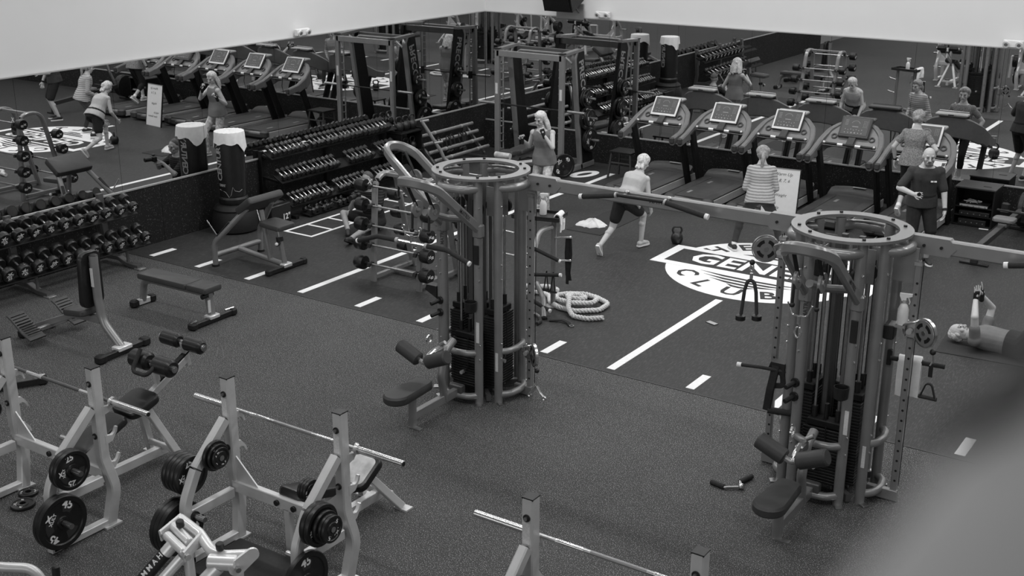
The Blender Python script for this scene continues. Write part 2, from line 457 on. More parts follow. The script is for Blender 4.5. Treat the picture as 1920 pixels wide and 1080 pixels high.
t = thing('loudspeaker', 'black loudspeaker tilted down from the white wall near the corner', 'speaker', (2.0, -0.02, 2.72))
T = TR(0, -0.33, 0.42, rx=0.45)
G().prism([(-0.22, -0.2), (0.22, -0.2), (0.17, 0.22), (-0.17, 0.22)], 0.62, T @ TR(0, 0, 0, ry=PI / 2) @ TR(-0.0, 0, -0.31, rz=PI / 2)).obj('cabinet', 'black', t)
G().box((0, -0.235, 0.0), (0.56, 0.02, 0.36), T, ch=0.008).obj('grille', 'blackm', t)
G().box((0, -0.02, 0.12), (0.60, 0.04, 0.30), ch=0.01).obj('wall_bracket', 'tower', t)
G().bar([(-0.2, -0.03, 0.1), (-0.2, -0.2, 0.24)], 0.04, 0.02).bar([(0.2, -0.03, 0.1), (0.2, -0.2, 0.24)], 0.04, 0.02).obj('bracket_arm', 'tower', t)

# ------------------------------------------------------------------ cable towers
PA = [math.radians(a) for a in (31, 59, 121, 149, 211, 239, 301, 329)]
PR = 0.42
SIDES = {'front': -PI / 2, 'right': 0.0, 'back': PI / 2, 'left': PI}
def weight_stack(t, ang, n, pin):
    """a stack of plates in the tower; local y points outwards"""
    T = TR(rz=ang - PI / 2)
    pl = G().box((0, 0, 0), (0.36, 0.13, 0.024), ch=0.004).mesh('weight_plate', 'black')
    q = Quaternion((0, 0, 1), ang - PI / 2)
    for k in range(n):
        o = link('weight_plate', pl, t, T @ V((0, 0.215, 0.13 + k * 0.029)))
        o.rotation_mode = 'QUATERNION'; o.rotation_quaternion = q
    top = 0.13 + n * 0.029
    h = G().box((0, 0.215, top + 0.025), (0.30, 0.12, 0.07), T, ch=0.01).obj('stack_head', 'blackm', t)
    G().tube([(0, 0.215, top + 0.06), (0, 0.215, top + 0.2)], 0.02, m=T).obj('selector_stem', 'black', h)
    for s in (-1, 1):
        G().tube([(s * 0.105, 0.215, 0.06), (s * 0.105, 0.215, 2.22)], 0.0125, 8, m=T).obj('guide_rod', 'steel', t)
        G().cyl((s * 0.105, 0.215, top + 0.06), (s * 0.105, 0.215, top + 0.16), 0.026, m=T).obj('rod_bushing', 'black', t)
    for s in (-0.05, 0.055):
        G().tube([(s, 0.215, top + 0.1), (s, 0.215, 2.12)], 0.0042, 6, m=T).obj('cable', 'blackm', t)
    p = G().cyl((0.04, 0.28, 0.13 + pin * 0.029), (0.04, 0.325, 0.13 + pin * 0.029), 0.02, seg=12, m=T).obj('selector_knob', 'trim', t)
    G().tube([(0.035, 0.295, 0.13 + pin * 0.029), (-0.03, 0.30, 0.13 + pin * 0.029 + 0.06), (-0.03, 0.29, top + 0.02)], 0.006, 6, bend=0.03, m=T).obj('selector_cord', 'black', p)
    for s, z in ((-0.12, 2.02), (0.11, 2.06)):
        G().cyl((s - 0.012, 0.215, z), (s + 0.012, 0.215, z), 0.075, seg=20, m=T).obj('pulley_wheel', 'black', t)
        G().prism([(-0.05, -0.1), (0.05, -0.1), (0.05, 0.2), (-0.05, 0.2)], 0.006, T @ TR(s + 0.022, 0.215, z, 0, PI / 2, 0) @ TR(rz=PI / 2)).obj('pulley_plate', 'tower', t)

def lat_arm(t, ang):
    """U shaped arm; local -y outwards after rotation"""
    T = TR(rz=ang + PI / 2)
    pts = [(0.225, -0.34, 1.86), (0.20, -1.0, 2.40), (0.105, -1.17, 2.485), (-0.105, -1.17, 2.485), (-0.20, -1.0, 2.40), (-0.225, -0.34, 1.86)]
    a = G().bar(rounded(pts, 0.32, 8), 0.062, 0.098, up=(0, 0, 1), m=T, ch=0.024).obj('lat_arm', 'tower', t)
    for s in (-1, 1):
        G().box((s * 0.22, -0.36, 1.86), (0.11, 0.10, 0.17), T, ch=0.03).obj('arm_socket', 'tower', a)
    G().text('MATRIX', 0.055, T @ frame((0.249, -0.62, 2.085), x=(0, 0.77, -0.63), z=(1, 0, 0)), 0.0006).obj('lettering', 'dark_print', a, smooth=0)
    s_ = G().tube([(0.0, -0.93, 2.14), (0.02, -0.62, 2.02), (0.12, -0.34, 1.95)], 0.034, m=T, bend=0.2).obj('arm_strut', 'tower', t)
    for s in (-0.1, 0.1):
        w = G().cyl((s - 0.014, -0.92, 2.16), (s + 0.014, -0.92, 2.16), 0.085, seg=22, m=T, ch=0.004).obj('pulley_wheel', 'tower', t)
        G().cyl((s + 0.012, -0.92, 2.16), (s + 0.022, -0.92, 2.16), 0.03, seg=12, m=T).obj('axle', 'chrome', w)
        G().bar([(s, -0.92, 2.18), (s, -1.06, 2.42)], 0.035, 0.02, up=(0, 1, 0), m=T).obj('pulley_hanger', 'black', t)
        G().tube([(s, -0.99, 2.15), (s, -1.0, 1.98)], 0.012, 8, m=T).sph((s, -1.0, 1.965), 0.022, T).obj('cable_stop', 'black', t)

def seat_station(t):
    G().bar([(0, -0.40, 0.12), (0, -1.21, 0.12)], 0.06, 0.09).obj('seat_beam', 'tower', t)
    p = G().tube([(0, -1.19, 0.0), (0, -1.19, 0.36)], 0.042, 14).obj('seat_post', 'tower', t)
    G().box((0.05, -1.21, 0.006), (0.14, 0.06, 0.012)).obj('foot_bracket', 'steel', p)
    G().box((0, -0.45, 0.14), (0.16, 0.07, 0.12), ch=0.01).obj('beam_clamp', 'towerd', t)
    out = [(0.135 * math.sin(a), -1.42 - 0.14 * math.cos(a)) for a in [(-PI / 2 + PI * k / 10) for k in range(11)]] + [(0.105, -1.0), (0.07, -0.96), (-0.07, -0.96), (-0.105, -1.0)]
    rings = []
    for z, sc in ((0.355, 0.92), (0.37, 1.0), (0.42, 1.0), (0.44, 0.9)):
        rings.append([(x * sc, -1.24 + (y + 1.24) * (1 - (1 - sc) * 0.5), z) for x, y in out])
    G().loft(rings).obj('seat_pad', 'vinyl', t)
    kp = G().tube([(0, -0.66, 0.10), (0, -0.72, 0.36), (0, -0.66, 0.62), (0.0, -0.50, 0.70)], 0.042, 12, bend=0.12).obj('knee_post', 'tower', t)
    G().box((0, -0.78, 0.66), (0.07, 0.16, 0.09), ch=0.015).cyl((0.03, -0.76, 0.74), (0.09, -0.76, 0.78), 0.02).obj('roller_slide', 'steel', kp)
    G().tube([(0, -0.82, 0.70), (0.0, -0.92, 0.67), (0, -1.0, 0.62)], 0.022, 10, bend=0.05).obj('roller_arm', 'chrome', kp)
    G().ringdisc(0.028, 0.05, -0.008, 0.008, TR(-0.09, -0.78, 0.78, 0, PI / 2)).obj('slide_ring', 'chrome', kp)
    sh = G().tube([(-0.09, -1.0, 0.655), (0, -1.0, 0.62), (0.09, -1.0, 0.655)], 0.026, 10, bend=0.04).obj('roller_shaft', 'chrome', t)
    for s in (-1, 1):
        G().cyl((s * 0.055, -1.0, 0.64), (s * 0.30, -1.0, 0.745), 0.072, seg=20, ch=0.012).obj('thigh_roller', 'vinyl', t)

def pulley_track(t, x, y, zc, face, hang=None):
    """square upright with holes, sliding carriage and pulley"""
    tr = G().bar([(x, y, 0.02), (x, y, 2.16)], 0.055, 0.055, up=(0, 1, 0)).obj('pulley_track', 'tower', t)
    hl = G()
    for k in range(20): hl.cyl((x + 0.006, y - 0.0278, 0.2 + k * 0.095), (x + 0.006, y - 0.0288, 0.2 + k * 0.095), 0.011, seg=8)
    hl.obj('adjustment_holes', 'black', tr)['kind'] = 'stuff'
    G().box((x, y, 2.17), (0.065, 0.065, 0.03)).obj('track_cap', 'steel', tr)
    sx = 1 if x > 0 else -1
    G().box((sx * 0.47, y + 0.02, 2.14), (0.20, 0.02, 0.30)).obj('track_plate', 'tower', t)
    G().bar([(sx * 0.36, y - 0.02, 0.06), (x + sx * 0.04, y - 0.02, 0.06)], 0.05, 0.1).obj('track_foot', 'tower', t)
    c = G().box((x, y, zc), (0.09, 0.09, 0.15), ch=0.012).obj('carriage', 'steel', t)
    G().tube([(x - 0.04, y - 0.07, zc - 0.03), (x - 0.05, y - 0.1, zc + 0.06), (x + 0.05, y - 0.1, zc + 0.1), (x + 0.07, y - 0.03, zc + 0.1)], 0.011, 8, bend=0.04).obj('carriage_handle', 'chrome', c)
    G().cyl((x, y - 0.05, zc), (x, y - 0.10, zc), 0.024, seg=12).obj('lock_knob', 'trim', c)
    px, py = x + face[0] * 0.15, y + face[1] * 0.15
    nrm = V((-face[1], face[0], 0))
    F = frame((px, py, zc + 0.01), x=(face[0], face[1], 0), z=nrm)
    w = G().cyl(F @ V((0, 0, -0.018)), F @ V((0, 0, 0.018)), 0.113, seg=28, ch=0.004).obj('cable_pulley', 'tower', c)
    for zf in (0.0185, -0.0195):
        for k in range(4):
            a = [k * PI / 2 + 0.25 + 1.05 * i / 6 for i in range(7)]
            G().prism([(0.085 * math.cos(q), 0.085 * math.sin(q)) for q in a] + [(0.055 * math.cos(q), 0.055 * math.sin(q)) for q in reversed(a)], 0.001, F @ TR(0, 0, zf)).obj('pulley_slot', 'black', w)
    G().cyl(F @ V((0, 0, -0.022)), F @ V((0, 0, 0.022)), 0.02, seg=12).obj('pulley_hub', 'steel', w)
    G().ringdisc(0.116, 0.124, -0.014, 0.014, F).obj('pulley_rim', 'chrome', c)
    G().bar([(x, y, zc), (px, py, zc + 0.01)], 0.03, 0.06).obj('pulley_fork', 'steel', c)
    G().sph((px + face[0] * 0.11, py + face[1] * 0.11, zc - 0.12), 0.026).obj('cable_ball', 'black', c)
    for q in (-0.045, 0.0):
        G().tube([(x + sx * 0.02, y + 0.06 + q, 0.12), (x + sx * 0.02, y + 0.06 + q, 2.2)], 0.004, 6).obj('cable', 'blackm', t)
    return V((px + face[0] * 0.11, py + face[1] * 0.11, zc - 0.14))

def tower(label, loc, arms, tracks):
    t = thing('cable_tower', label, 'cable machine', loc, 0, 'pewter cable towers')
    pm = G().tube([(0, 0, 0.0), (0, 0, 2.36)], 0.045, 14).mesh('post', 'tower')
    fm = G().bar([(0.02, 0, 0.008), (0.075, 0, 0.008), (0.1, 0, 0.006)], 0.07, 0.012).mesh('foot_bracket', 'steel')
    for a in PA:
        p = link('post', pm, t, (PR * math.cos(a), PR * math.sin(a), 0))
        link('foot_bracket', fm, p, rot=(0, 0, a))
    rg = G().ringdisc(0.385, 0.50, 2.372, 2.396, seg=48).obj('top_ring', 'tower', t)
    bm_ = G().cyl((0, 0, 0), (0, 0, 0.014), 0.016, seg=6).mesh('ring_bolt', 'black')
    for a in PA: link('ring_bolt', bm_, rg, (0.44 * math.cos(a), 0.44 * math.sin(a), 2.396))
    for nm, a in SIDES.items():
        for z, r, b in ((2.285, 0.045, 0.50), (0.09, 0.036, 0.47), (0.56, 0.034, 0.45)):
            if z == 0.56 and nm in ('back',): continue
            pts = [(PR * math.cos(a + q), PR * math.sin(a + q), z) if abs(q) > 0.5 else (b * math.cos(a + q), b * math.sin(a + q), z) for q in (-0.541, -0.3, 0.0, 0.3, 0.541)]
            G().tube(rounded(pts, 0.12, 4), r, 12).obj('ring_brace' if z > 2 else 'base_brace' if z < 0.2 else 'stack_brace', 'tower', t)
    for a in (45, 135, 225, 315):
        c, s_ = math.cos(math.radians(a)), math.sin(math.radians(a))
        G().bar([(0.1 * c, 0.1 * s_, 0.05), (0.40 * c, 0.40 * s_, 0.05)], 0.05, 0.07).obj('base_spoke', 'towerd', t)
    for x, y in ((0.075, 0.075), (-0.075, 0.075), (-0.075, -0.075), (0.075, -0.075)):
        G().bar([(x, y, 0.03), (x, y, 2.3)], 0.05, 0.05, up=(0, 1, 0)).obj('inner_upright', 'towerd', t)
    weight_stack(t, SIDES['front'], 18, 5); weight_stack(t, SIDES['right'], 27, 9)
    weight_stack(t, SIDES['left'], 27, 8); weight_stack(t, SIDES['back'], 25, 12)
    for nm in arms: lat_arm(t, SIDES[nm])
    seat_station(t)
    ends = [pulley_track(t, *a) for a in tracks]
    # small fittings on the front posts
    a = PA[5]; px, py = PR * math.cos(a), PR * math.sin(a)
    for z in (1.06, 0.93):
        k = G().cyl((px - 0.02, py - 0.045, z), (px - 0.06, py - 0.15, z - 0.02), 0.022, seg=10).obj('storage_peg', 'black', t)
        G().cyl((px - 0.015, py - 0.04, z), (px - 0.022, py - 0.06, z), 0.042, seg=14).obj('peg_flange', 'black', k)
    a = PA[4]; px, py = PR * math.cos(a), PR * math.sin(a)
    G().prism([(0, 0), (0.13, 0.0), (0.15, 0.06), (0.0, 0.13)], 0.10, frame((px - 0.03, py + 0.05, 1.14), x=(-1, 0, 0), z=(0, -1, 0))).obj('accessory_bin', 'black', t)
    a = PA[6]; px, py = PR * math.cos(a), PR * math.sin(a)
    G().lathe([(0.03, 0), (0.06, 0.02), (0.065, 0.12), (0.058, 0.12), (0.05, 0.03)], TR(px - 0.03, py - 0.10, 1.02), 18).obj('bottle_holder', 'black', t)
    G().box((px + 0.01, py - 0.046, 1.62), (0.06, 0.01, 0.2), ch=0.003).obj('exercise_placard', 'black', t)
    G().box((px + 0.02, py - 0.047, 0.80), (0.035, 0.006, 0.22)).obj('warning_label', 'label', t)
    a = PA[7]; px, py = PR * math.cos(a), PR * math.sin(a)
    G().box((px + 0.01, py - 0.046, 0.46), (0.03, 0.006, 0.2)).obj('warning_label', 'label', t)
    a = PA[5]; px, py = PR * math.cos(a), PR * math.sin(a)
    G().text('MATRIX', 0.05, frame((px + 0.018, py - 0.044, 1.75), x=(0, 0, 1), z=(0.35, -1, 0)), 0.0006).obj('lettering', 'dark_print', t, smooth=0)
    bolts = G()
    for a in PA:
        for z in (0.5, 0.66, 1.35, 1.5, 2.1):
            bolts.sph((0.468 * math.cos(a + 0.03), 0.468 * math.sin(a + 0.03), z), 0.011, seg=6)
    bolts.obj('post_bolts', 'chrome', t)['kind'] = 'stuff'
    return t, ends
T1L, T2L = V((7.20, -10.27, 0)), V((11.02, -10.27, 0))
TW1, E1 = tower('pewter cable tower in the centre, beside the fixed barbell rack', T1L, ('front', 'left'),
                [(0.53, 0.12, 0.50, (0.75, -0.66))])
TW2, E2 = tower('pewter cable tower on the right, with a white towel and spray bottle on it', T2L, ('front',),
                [(-0.62, 0.08, 2.06, (-0.86, -0.5)), (0.585, -0.0, 1.60, (0.85, -0.5))])

# overhead bars between the towers
def overhead(label, x0, x1, grips):
    t = thing('crossover_bar', label, 'overhead bar', (0, -10.13, 2.30), 0, 'overhead bars of the cable towers')
    G().bar([(x0 + 0.1, 0, 0), (x1 - 0.1, 0, 0)], 0.07, 0.125, ch=0.012).obj('rectangular_tube', 'tower', t)
    for x, s in ((x0, 1), (x1, -1)):
        e = G().prism([(-0.12, -0.075), (0.20, -0.075), (0.26, 0.0), (0.20, 0.075), (-0.12, 0.075)] if s > 0 else [(0.12, -0.075), (-0.20, -0.075), (-0.26, 0.0), (-0.20, 0.075), (0.12, 0.075)], 0.085, TR(x + 0.1 * s, 0.0425, 0, PI / 2)).obj('end_sleeve', 'tower', t)
        for q in (0.0, 0.14):
            G().cyl((x + s * (0.1 + q), -0.043, 0.0), (x + s * (0.1 + q), -0.056, 0), 0.013, seg=8).obj('bolt', 'black', e)
    for gx in grips:
        for sd, nm in ((-1, 'pull_up_grip'), (1, 'pull_up_grip')):
            if sd > 0 and not gx[1]: continue
            y = sd * 0.17
            P = [(gx[0] - 0.66, y, -0.02), (gx[0] - 0.26, y, 0.05), (gx[0] + 0.22, y, 0.055), (gx[0] + 0.66, y, -0.02)]
            b = G().tube(P, 0.018, 10, bend=0.12).obj(nm, 'black', t)
            for q, r_ in ((0, 1), (3, 2)):
                u = (V(P[r_]) - V(P[q])).normalized()
                G().cyl(V(P[q]) + u * 0.02, V(P[r_]) - u * 0.02, 0.026, seg=12).obj('foam_grip', 'foam', b)
                G().cyl(V(P[q]) - u * 0.012, V(P[q]) + u * 0.022, 0.027, seg=12).obj('end_cap', 'print', b)
                G().cyl(V(P[r_]) - u * 0.025, V(P[r_]) - u * 0.005, 0.030, seg=12).obj('collar', 'trim', b)
            for q in (-0.22, 0.22):
                G().tube([(gx[0] + q, 0, 0.03), (gx[0] + q, y, 0.05)], 0.014, 8).sph((gx[0] + q, sd * 0.06, 0.06), 0.025).obj('grip_mount', 'steel', b)
    G().text('MATRIX', 0.06, TR((x0 + x1) / 2 + 0.02, -0.036, 0.005, PI / 2), 0.0006).obj('lettering', 'dark_print', t, smooth=0)
    return t
overhead('long rectangular overhead bar joining the two cable towers', 7.72, 10.56, [(9.05, False)])
overhead('rectangular overhead bar leaving the right cable tower past the bald man', 11.50, 14.4, [(12.93, False)])

# attachments that hang from the towers
def tricep_rope(label, p):
    t = thing('tricep_rope', label, 'rope attachment', p)
    c = G().ringdisc(0.012, 0.02, -0.006, 0.006, TR(0, 0, -0.03, PI / 2) @ Matrix.Diagonal((1, 2.2, 1, 1))).obj('carabiner', 'chrome', t)
    G().cyl((0, 0, -0.08), (0, 0, -0.13), 0.016, seg=8).obj('swivel', 'chrome', t)
    G().tube([(-0.075, 0, -0.50), (-0.055, 0, -0.25), (-0.03, 0, -0.15), (0.03, 0, -0.15), (0.055, 0, -0.25), (0.075, 0.0, -0.47)], 0.0165, 10, bend=0.05).obj('braided_rope', 'cloth_d', t)
    for s, z in ((-1, -0.51), (1, -0.48)):
        G().lathe([(0.02, 0.03), (0.045, 0.015), (0.045, -0.025), (0.02, -0.035)], TR(s * 0.077, 0, z), 14).obj('end_stop', 'black', t)
tricep_rope('black braided triceps rope hanging from the right cable tower', T2L + E2[0])
def stirrup(label, p, name='stirrup_grip'):
    t = thing(name, label, 'cable handle', p)
    G().tube([(0, 0, 0), (0.01, 0, -0.06), (-0.01, 0, -0.10)], 0.009, 8, bend=0.02).obj('carabiner', 'chrome', t)
    G().bar([(0, 0, -0.08), (0, 0, -0.20)], 0.035, 0.01, up=(0, 1, 0)).obj('strap', 'cloth_b', t)
    G().bar([(-0.06, 0, -0.38), (0, 0, -0.19), (0.06, 0, -0.38)], 0.012, 0.03, up=(0, 1, 0), bend=0.03).obj('strap_loop', 'cloth_b', t)
    G().cyl((-0.075, 0, -0.385), (0.075, 0, -0.385), 0.017, seg=12).obj('grip', 'foam', t)
stirrup('black strap handle hanging from the right side of the right cable tower', T2L + E2[1])
def clevis(label, p):
    t = thing('twin_clip', label, 'cable clip', p)
    G().tube([(0, 0, 0), (0, 0, -0.16)], 0.006, 6).obj('chain', 'chrome', t)
    for s in (-1, 1):
        k = G().tube([(0, 0, -0.15), (s * 0.04, 0, -0.21), (s * 0.085, 0, -0.25)], 0.012, 8, bend=0.03).obj('arm', 'chrome', t)
        G().ringdisc(0.012, 0.024, -0.008, 0.008, TR(s * 0.09, 0, -0.27, PI / 2)).obj('snap_hook', 'chrome', k)
clevis('chrome twin clip hanging low on the right side of the centre cable tower', T1L + E1[0])

def lat_bar(label, c, ang, half, drop, name='lat_bar'):
    t = thing(name, label, 'cable bar', c, ang)
    P = [(-half, 0, -drop), (-half * 0.62, 0, 0.0), (half * 0.62, 0, 0.0), (half, 0, -drop)]
    G().tube(P, 0.017, 10, bend=0.1).obj('shaft', 'chrome', t)
    for a, b in ((0, 1), (3, 2)):
        u = V(P[b]) - V(P[a]); q = V(P[b]) + V((1 if a == 3 else -1, 0, 0)) * -half * 0.34
        G().tube([V(P[a]) + u * 0.04, V(P[b]), q], 0.024, 12, bend=0.12).obj('rubber_grip', 'foam', t)
        G().cyl(V(P[a]) - u * 0.01, V(P[a]) + u * 0.06, 0.025, seg=12).obj('end_cap', 'print', t)
        G().cyl(q, q + V((1 if a == 0 else -1, 0, 0)) * 0.03, 0.028, seg=12).obj('collar', 'trim', t)
    G().bar([(0, 0, 0.0), (0, 0, 0.08)], 0.03, 0.03, up=(0, 1, 0)).obj('hanger_tab', 'chrome', t)
    for s in (-0.1, 0.1):
        G().tube([(s, 0.0, 0.13), (s * 0.8, 0, 0.08), (0, 0, 0.06)], 0.007, 6, bend=0.02).ringdisc(0.014, 0.024, -0.006, 0.006, TR(s, 0, 0.15, PI / 2)).obj('carabiner', 'chrome', t)
    return t
lat_bar('black gripped lat pulldown bar hanging in front of the barbell rack', (7.08, -11.26, 1.83), 0.0, 0.69, 0.09)
t = thing('snap_hook', 'chrome snap hook hanging from the lat arm of the right tower', 'cable clip', (10.98, -11.26, 1.98))
G().tube([(-0.1, 0, 0.0), (-0.06, 0, -0.1), (0.06, 0, -0.1), (0.1, 0, 0.0)], 0.008, 6, bend=0.03).obj('yoke', 'chrome', t)
G().tube([(0, 0, -0.1), (0.0, 0, -0.17)], 0.016, 8).obj('swivel', 'chrome', t)
G().tube([(0, 0, -0.17), (-0.03, 0, -0.24), (0, 0, -0.31), (0.03, 0, -0.24)], 0.008, 6, closed=True, bend=0.02).obj('hook', 'chrome', t)

# accessories stored on the left of the right tower
t = thing('ankle_strap_bar', 'short bar with black ankle straps on the left of the right tower', 'cable bar', (10.55, -10.55, 1.06))
G().tube([(-0.30, -0.06, 0.02), (-0.12, -0.04, 0.03), (0.14, 0.06, 0.0)], 0.016, 10, bend=0.05).obj('shaft', 'foam', t)
G().cyl((-0.33, -0.063, 0.018), (-0.29, -0.06, 0.02), 0.022, seg=10).obj('end_cap', 'print', t)
G().bar([(0.0, 0.02, 0.05), (-0.02, -0.03, -0.16), (-0.04, -0.03, -0.36)], 0.07, 0.03, up=(0, 1, 0), bend=0.05).obj('strap', 'cloth_b', t)
G().bar([(0.05, 0.03, 0.02), (0.08, 0.02, -0.12), (0.0, 0.0, -0.13)], 0.05, 0.02, up=(0, 1, 0), bend=0.03).obj('strap', 'cloth_b', t)
G().cyl((-0.03, -0.03, -0.36), (0.16, 0.04, -0.37), 0.03, seg=12).obj('grip', 'foam', t)
t = thing('v_handle', 'black V shaped cable handle lying on the rubber floor near the right tower', 'cable handle', (10.38, -10.90, 0.0), 0.2)
G().tube([(-0.20, 0.04, 0.022), (-0.07, -0.01, 0.022), (0.06, 0.05, 0.022)], 0.014, 8, bend=0.03).tube([(0.05, 0.05, 0.022), (0.03, 0.15, 0.03), (0.10, 0.28, 0.022)], 0.014, 8, bend=0.03).obj('chrome_bar', 'steel', t)
G().cyl((-0.21, 0.045, 0.024), (-0.08, -0.006, 0.024), 0.023, seg=12).obj('grip', 'foam', t)
G().cyl((0.03, 0.14, 0.026), (0.105, 0.29, 0.024), 0.023, seg=12).obj('grip', 'foam', t)
G().sph((0.06, 0.05, 0.03), 0.03).obj('joint', 'chrome', t)

# ------------------------------------------------------------------ free weights along the left wall
ORD = ['first', 'second', 'third', 'fourth', 'fifth', 'sixth', 'seventh', 'eighth', 'ninth', 'tenth', 'eleventh', 'twelfth', 'thirteenth', 'fourteenth',
       'fifteenth', 'sixteenth', 'seventeenth', 'eighteenth', 'nineteenth', 'twentieth', 'twenty-first', 'twenty-second', 'twenty-third', 'twenty-fourth',
       'twenty-fifth', 'twenty-sixth', 'twenty-seventh', 'twenty-eighth', 'twenty-ninth', 'thirtieth']
HEADM, PRN = {}, {}
def xlogo(g, T, s):
    """four-armed star mark"""
    for a in (0.6, PI - 0.6, PI + 0.6, -0.6):
        g.prism([(0.0, -0.14 * s), (0.5 * s, -0.05 * s), (0.62 * s, 0.10 * s), (0.0, 0.14 * s)], 0.0008, T @ TR(rz=a))
    return g
def round_dumbbell(label, loc, rot, r, num, group):
    t = thing('round_dumbbell', label, 'dumbbell', loc, 0, group)
    t.rotation_euler = rot
    ln = 0.05 + r * 0.45
    k = round(r, 3)
    if k not in HEADM:
        HEADM[k] = (G().lathe([(r * 0.6, 0), (r * 0.93, 0.004), (r, 0.015), (r, ln - 0.015), (r * 0.93, ln - 0.002), (r * 0.8, ln), (r * 0.78, ln - 0.004), (0.0, ln - 0.004)], seg=22).mesh('head', 'plate'),
                    G().cyl((-0.075, 0, 0), (0.075, 0, 0), 0.0165, seg=10).mesh('handle', 'chrome'))
    hm, nm = HEADM[k]
    link('handle', nm, t)
    h1 = link('head', hm, t, (0.065, 0, 0), (0, PI / 2, 0))
    link('head', hm, t, (-0.065, 0, 0), (0, -PI / 2, 0))
    if num not in PRN or PRN[num][1] != k:
        tw = random.uniform(-0.6, 0.6)
        F = frame((0, 0, ln - 0.0035), x=(0, 1, 0), z=(0, 0, 1)) @ TR(rz=tw)
        g = xlogo(G(), F @ TR(0, r * 0.30, 0), r * 0.62)
        g.text('XULT', r * 0.40, F @ TR(0, -0.02 * r, 0), 0.0006).text(num, r * 0.62, F @ TR(0, -r * 0.46, 0), 0.0006)
        PRN[num] = (g.mesh('weight_mark', 'print', 0), k)
    link('weight_mark', PRN[num][0], h1)
    return t

rk = thing('dumbbell_rack', 'two-tier black rack of round dumbbells against the left wall', 'rack', (0, -10.8, 0))
for y in (1.24, -0.22, -1.68):
    G().bar([(0.12, y, 0.06), (0.16, y, 0.30), (0.11, y, 0.98)], 0.09, 0.07, up=(1, 0, 0), bend=0.12).obj('upright', 'towerd', rk)
    f = G().bar([(0.16, y, 0.09), (0.42, y, 0.10), (0.62, y, 0.035), (0.84, y, 0.03)], 0.09, 0.06, bend=0.1).obj('foot', 'towerd', rk)
    G().box((0.84, y, 0.01), (0.12, 0.12, 0.02), ch=0.004).obj('foot_plate', 'tower', f)
    G().tube([(0.60, y, 0.05), (0.58, y, 0.36)], 0.022, 8).obj('tier_strut', 'towerd', rk)
    G().box((0.14, y - 0.048, 0.62), (0.1, 0.006, 0.12)).obj('rack_label', 'grey_print', rk)
TILT = 0.42
for x, z in ((0.38, 0.735), (0.60, 0.335)):
    for q in (-0.09, 0.09):
        G().bar([(x + q * math.cos(TILT), 1.56, z - q * math.sin(TILT)), (x + q * math.cos(TILT), -1.9, z - q * math.sin(TILT))], 0.10, 0.02, up=(math.sin(TILT), 0, math.cos(TILT))).obj('tier_rail', 'blackm', rk)
for tier, x, z, y0, pitch, n in (('upper', 0.38, 0.84, -9.31, 0.228, 11), ('lower', 0.60, 0.44, -9.32, 0.218, 12)):
    for i in range(n):
        r = (0.074 + 0.0024 * i) if tier == 'upper' else (0.076 + 0.0022 * i)
        w = str(5 + (5 * i if tier == 'upper' else 5 * (i // 2 * 2)))
        zz = z - 0.095 + r + 0.022
        round_dumbbell(f'{ORD[i]} round black dumbbell from the right end of the rack\'s {tier} tier', (x + 0.03, y0 - pitch * i, zz), (random.uniform(-.4, .4), TILT, random.uniform(-.06, .06)), round(r, 3), w,
                       f'round dumbbells on the {tier} tier')

# long rack of hex dumbbells
hr = thing('hex_dumbbell_rack', 'long black three-tier rack of small hex dumbbells on the left wall', 'rack', (0, -4.85, 0))
for y in (1.52, 0.0, -1.52):
    G().bar([(0.06, y, 0.0), (0.06, y, 1.02)], 0.07, 0.07).obj('upright', 'blackm', hr)
    G().bar([(0.06, y, 0.05), (0.80, y, 0.03)], 0.07, 0.06).obj('foot', 'blackm', hr)
    for x, z in ((0.26, 0.98), (0.45, 0.62), (0.64, 0.26)):
        G().bar([(0.07, y, z - 0.02), (x, y, z - 0.06)], 0.05, 0.04).obj('tier_bracket', 'blackm', hr)
HT = 0.5
for x, z in ((0.26, 1.0), (0.46, 0.64), (0.66, 0.28), (0.80, 0.07)):
    w = 1.58 if z > 0.1 else 0.6
    yc = 0 if z > 0.1 else -0.75
    G().box((0, 0, 0), (0.22, 2 * w, 0.018), TR(x, yc, z - 0.03, ry=HT if z > 0.1 else 0.1)).obj('tier_shelf', 'blackm', hr)
hexr = [(math.cos(PI / 3 * k), math.sin(PI / 3 * k)) for k in range(6)]
HD = None
def hex_dumbbell(label, loc, rot, s, group):
    global HD
    if HD is None:
        g = G()
        rr = [0.75, 1.0, 1.0, 0.8]; zz = [0.0, 0.012, 0.052, 0.062]
        g.loft([[(0.048 * a * c, 0.048 * a * d, z) for c, d in hexr] for a, z in zip(rr, zz)])
        HD = (g.mesh('head', 'plate', 25), G().tube([(-0.055, 0, 0), (-0.03, 0, 0), (0, 0, 0), (0.03, 0, 0), (0.055, 0, 0)], [0.012, 0.014, 0.016, 0.014, 0.012], 8).mesh('handle', 'chrome'))
        t = thing('hex_dumbbell', label, 'dumbbell', loc, 0, group)
        link('handle', HD[1], t)
        link('head', HD[0], t, (0.05, 0, 0), (0, PI / 2, 0)); link('head', HD[0], t, (-0.05, 0, 0), (0, -PI / 2, 0))
        HD = HD + (t,)
    else:
        t = dup(HD[2], loc, None, label); t['group'] = group
    t.rotation_euler = rot; t.scale = (s, s, s)
    return t
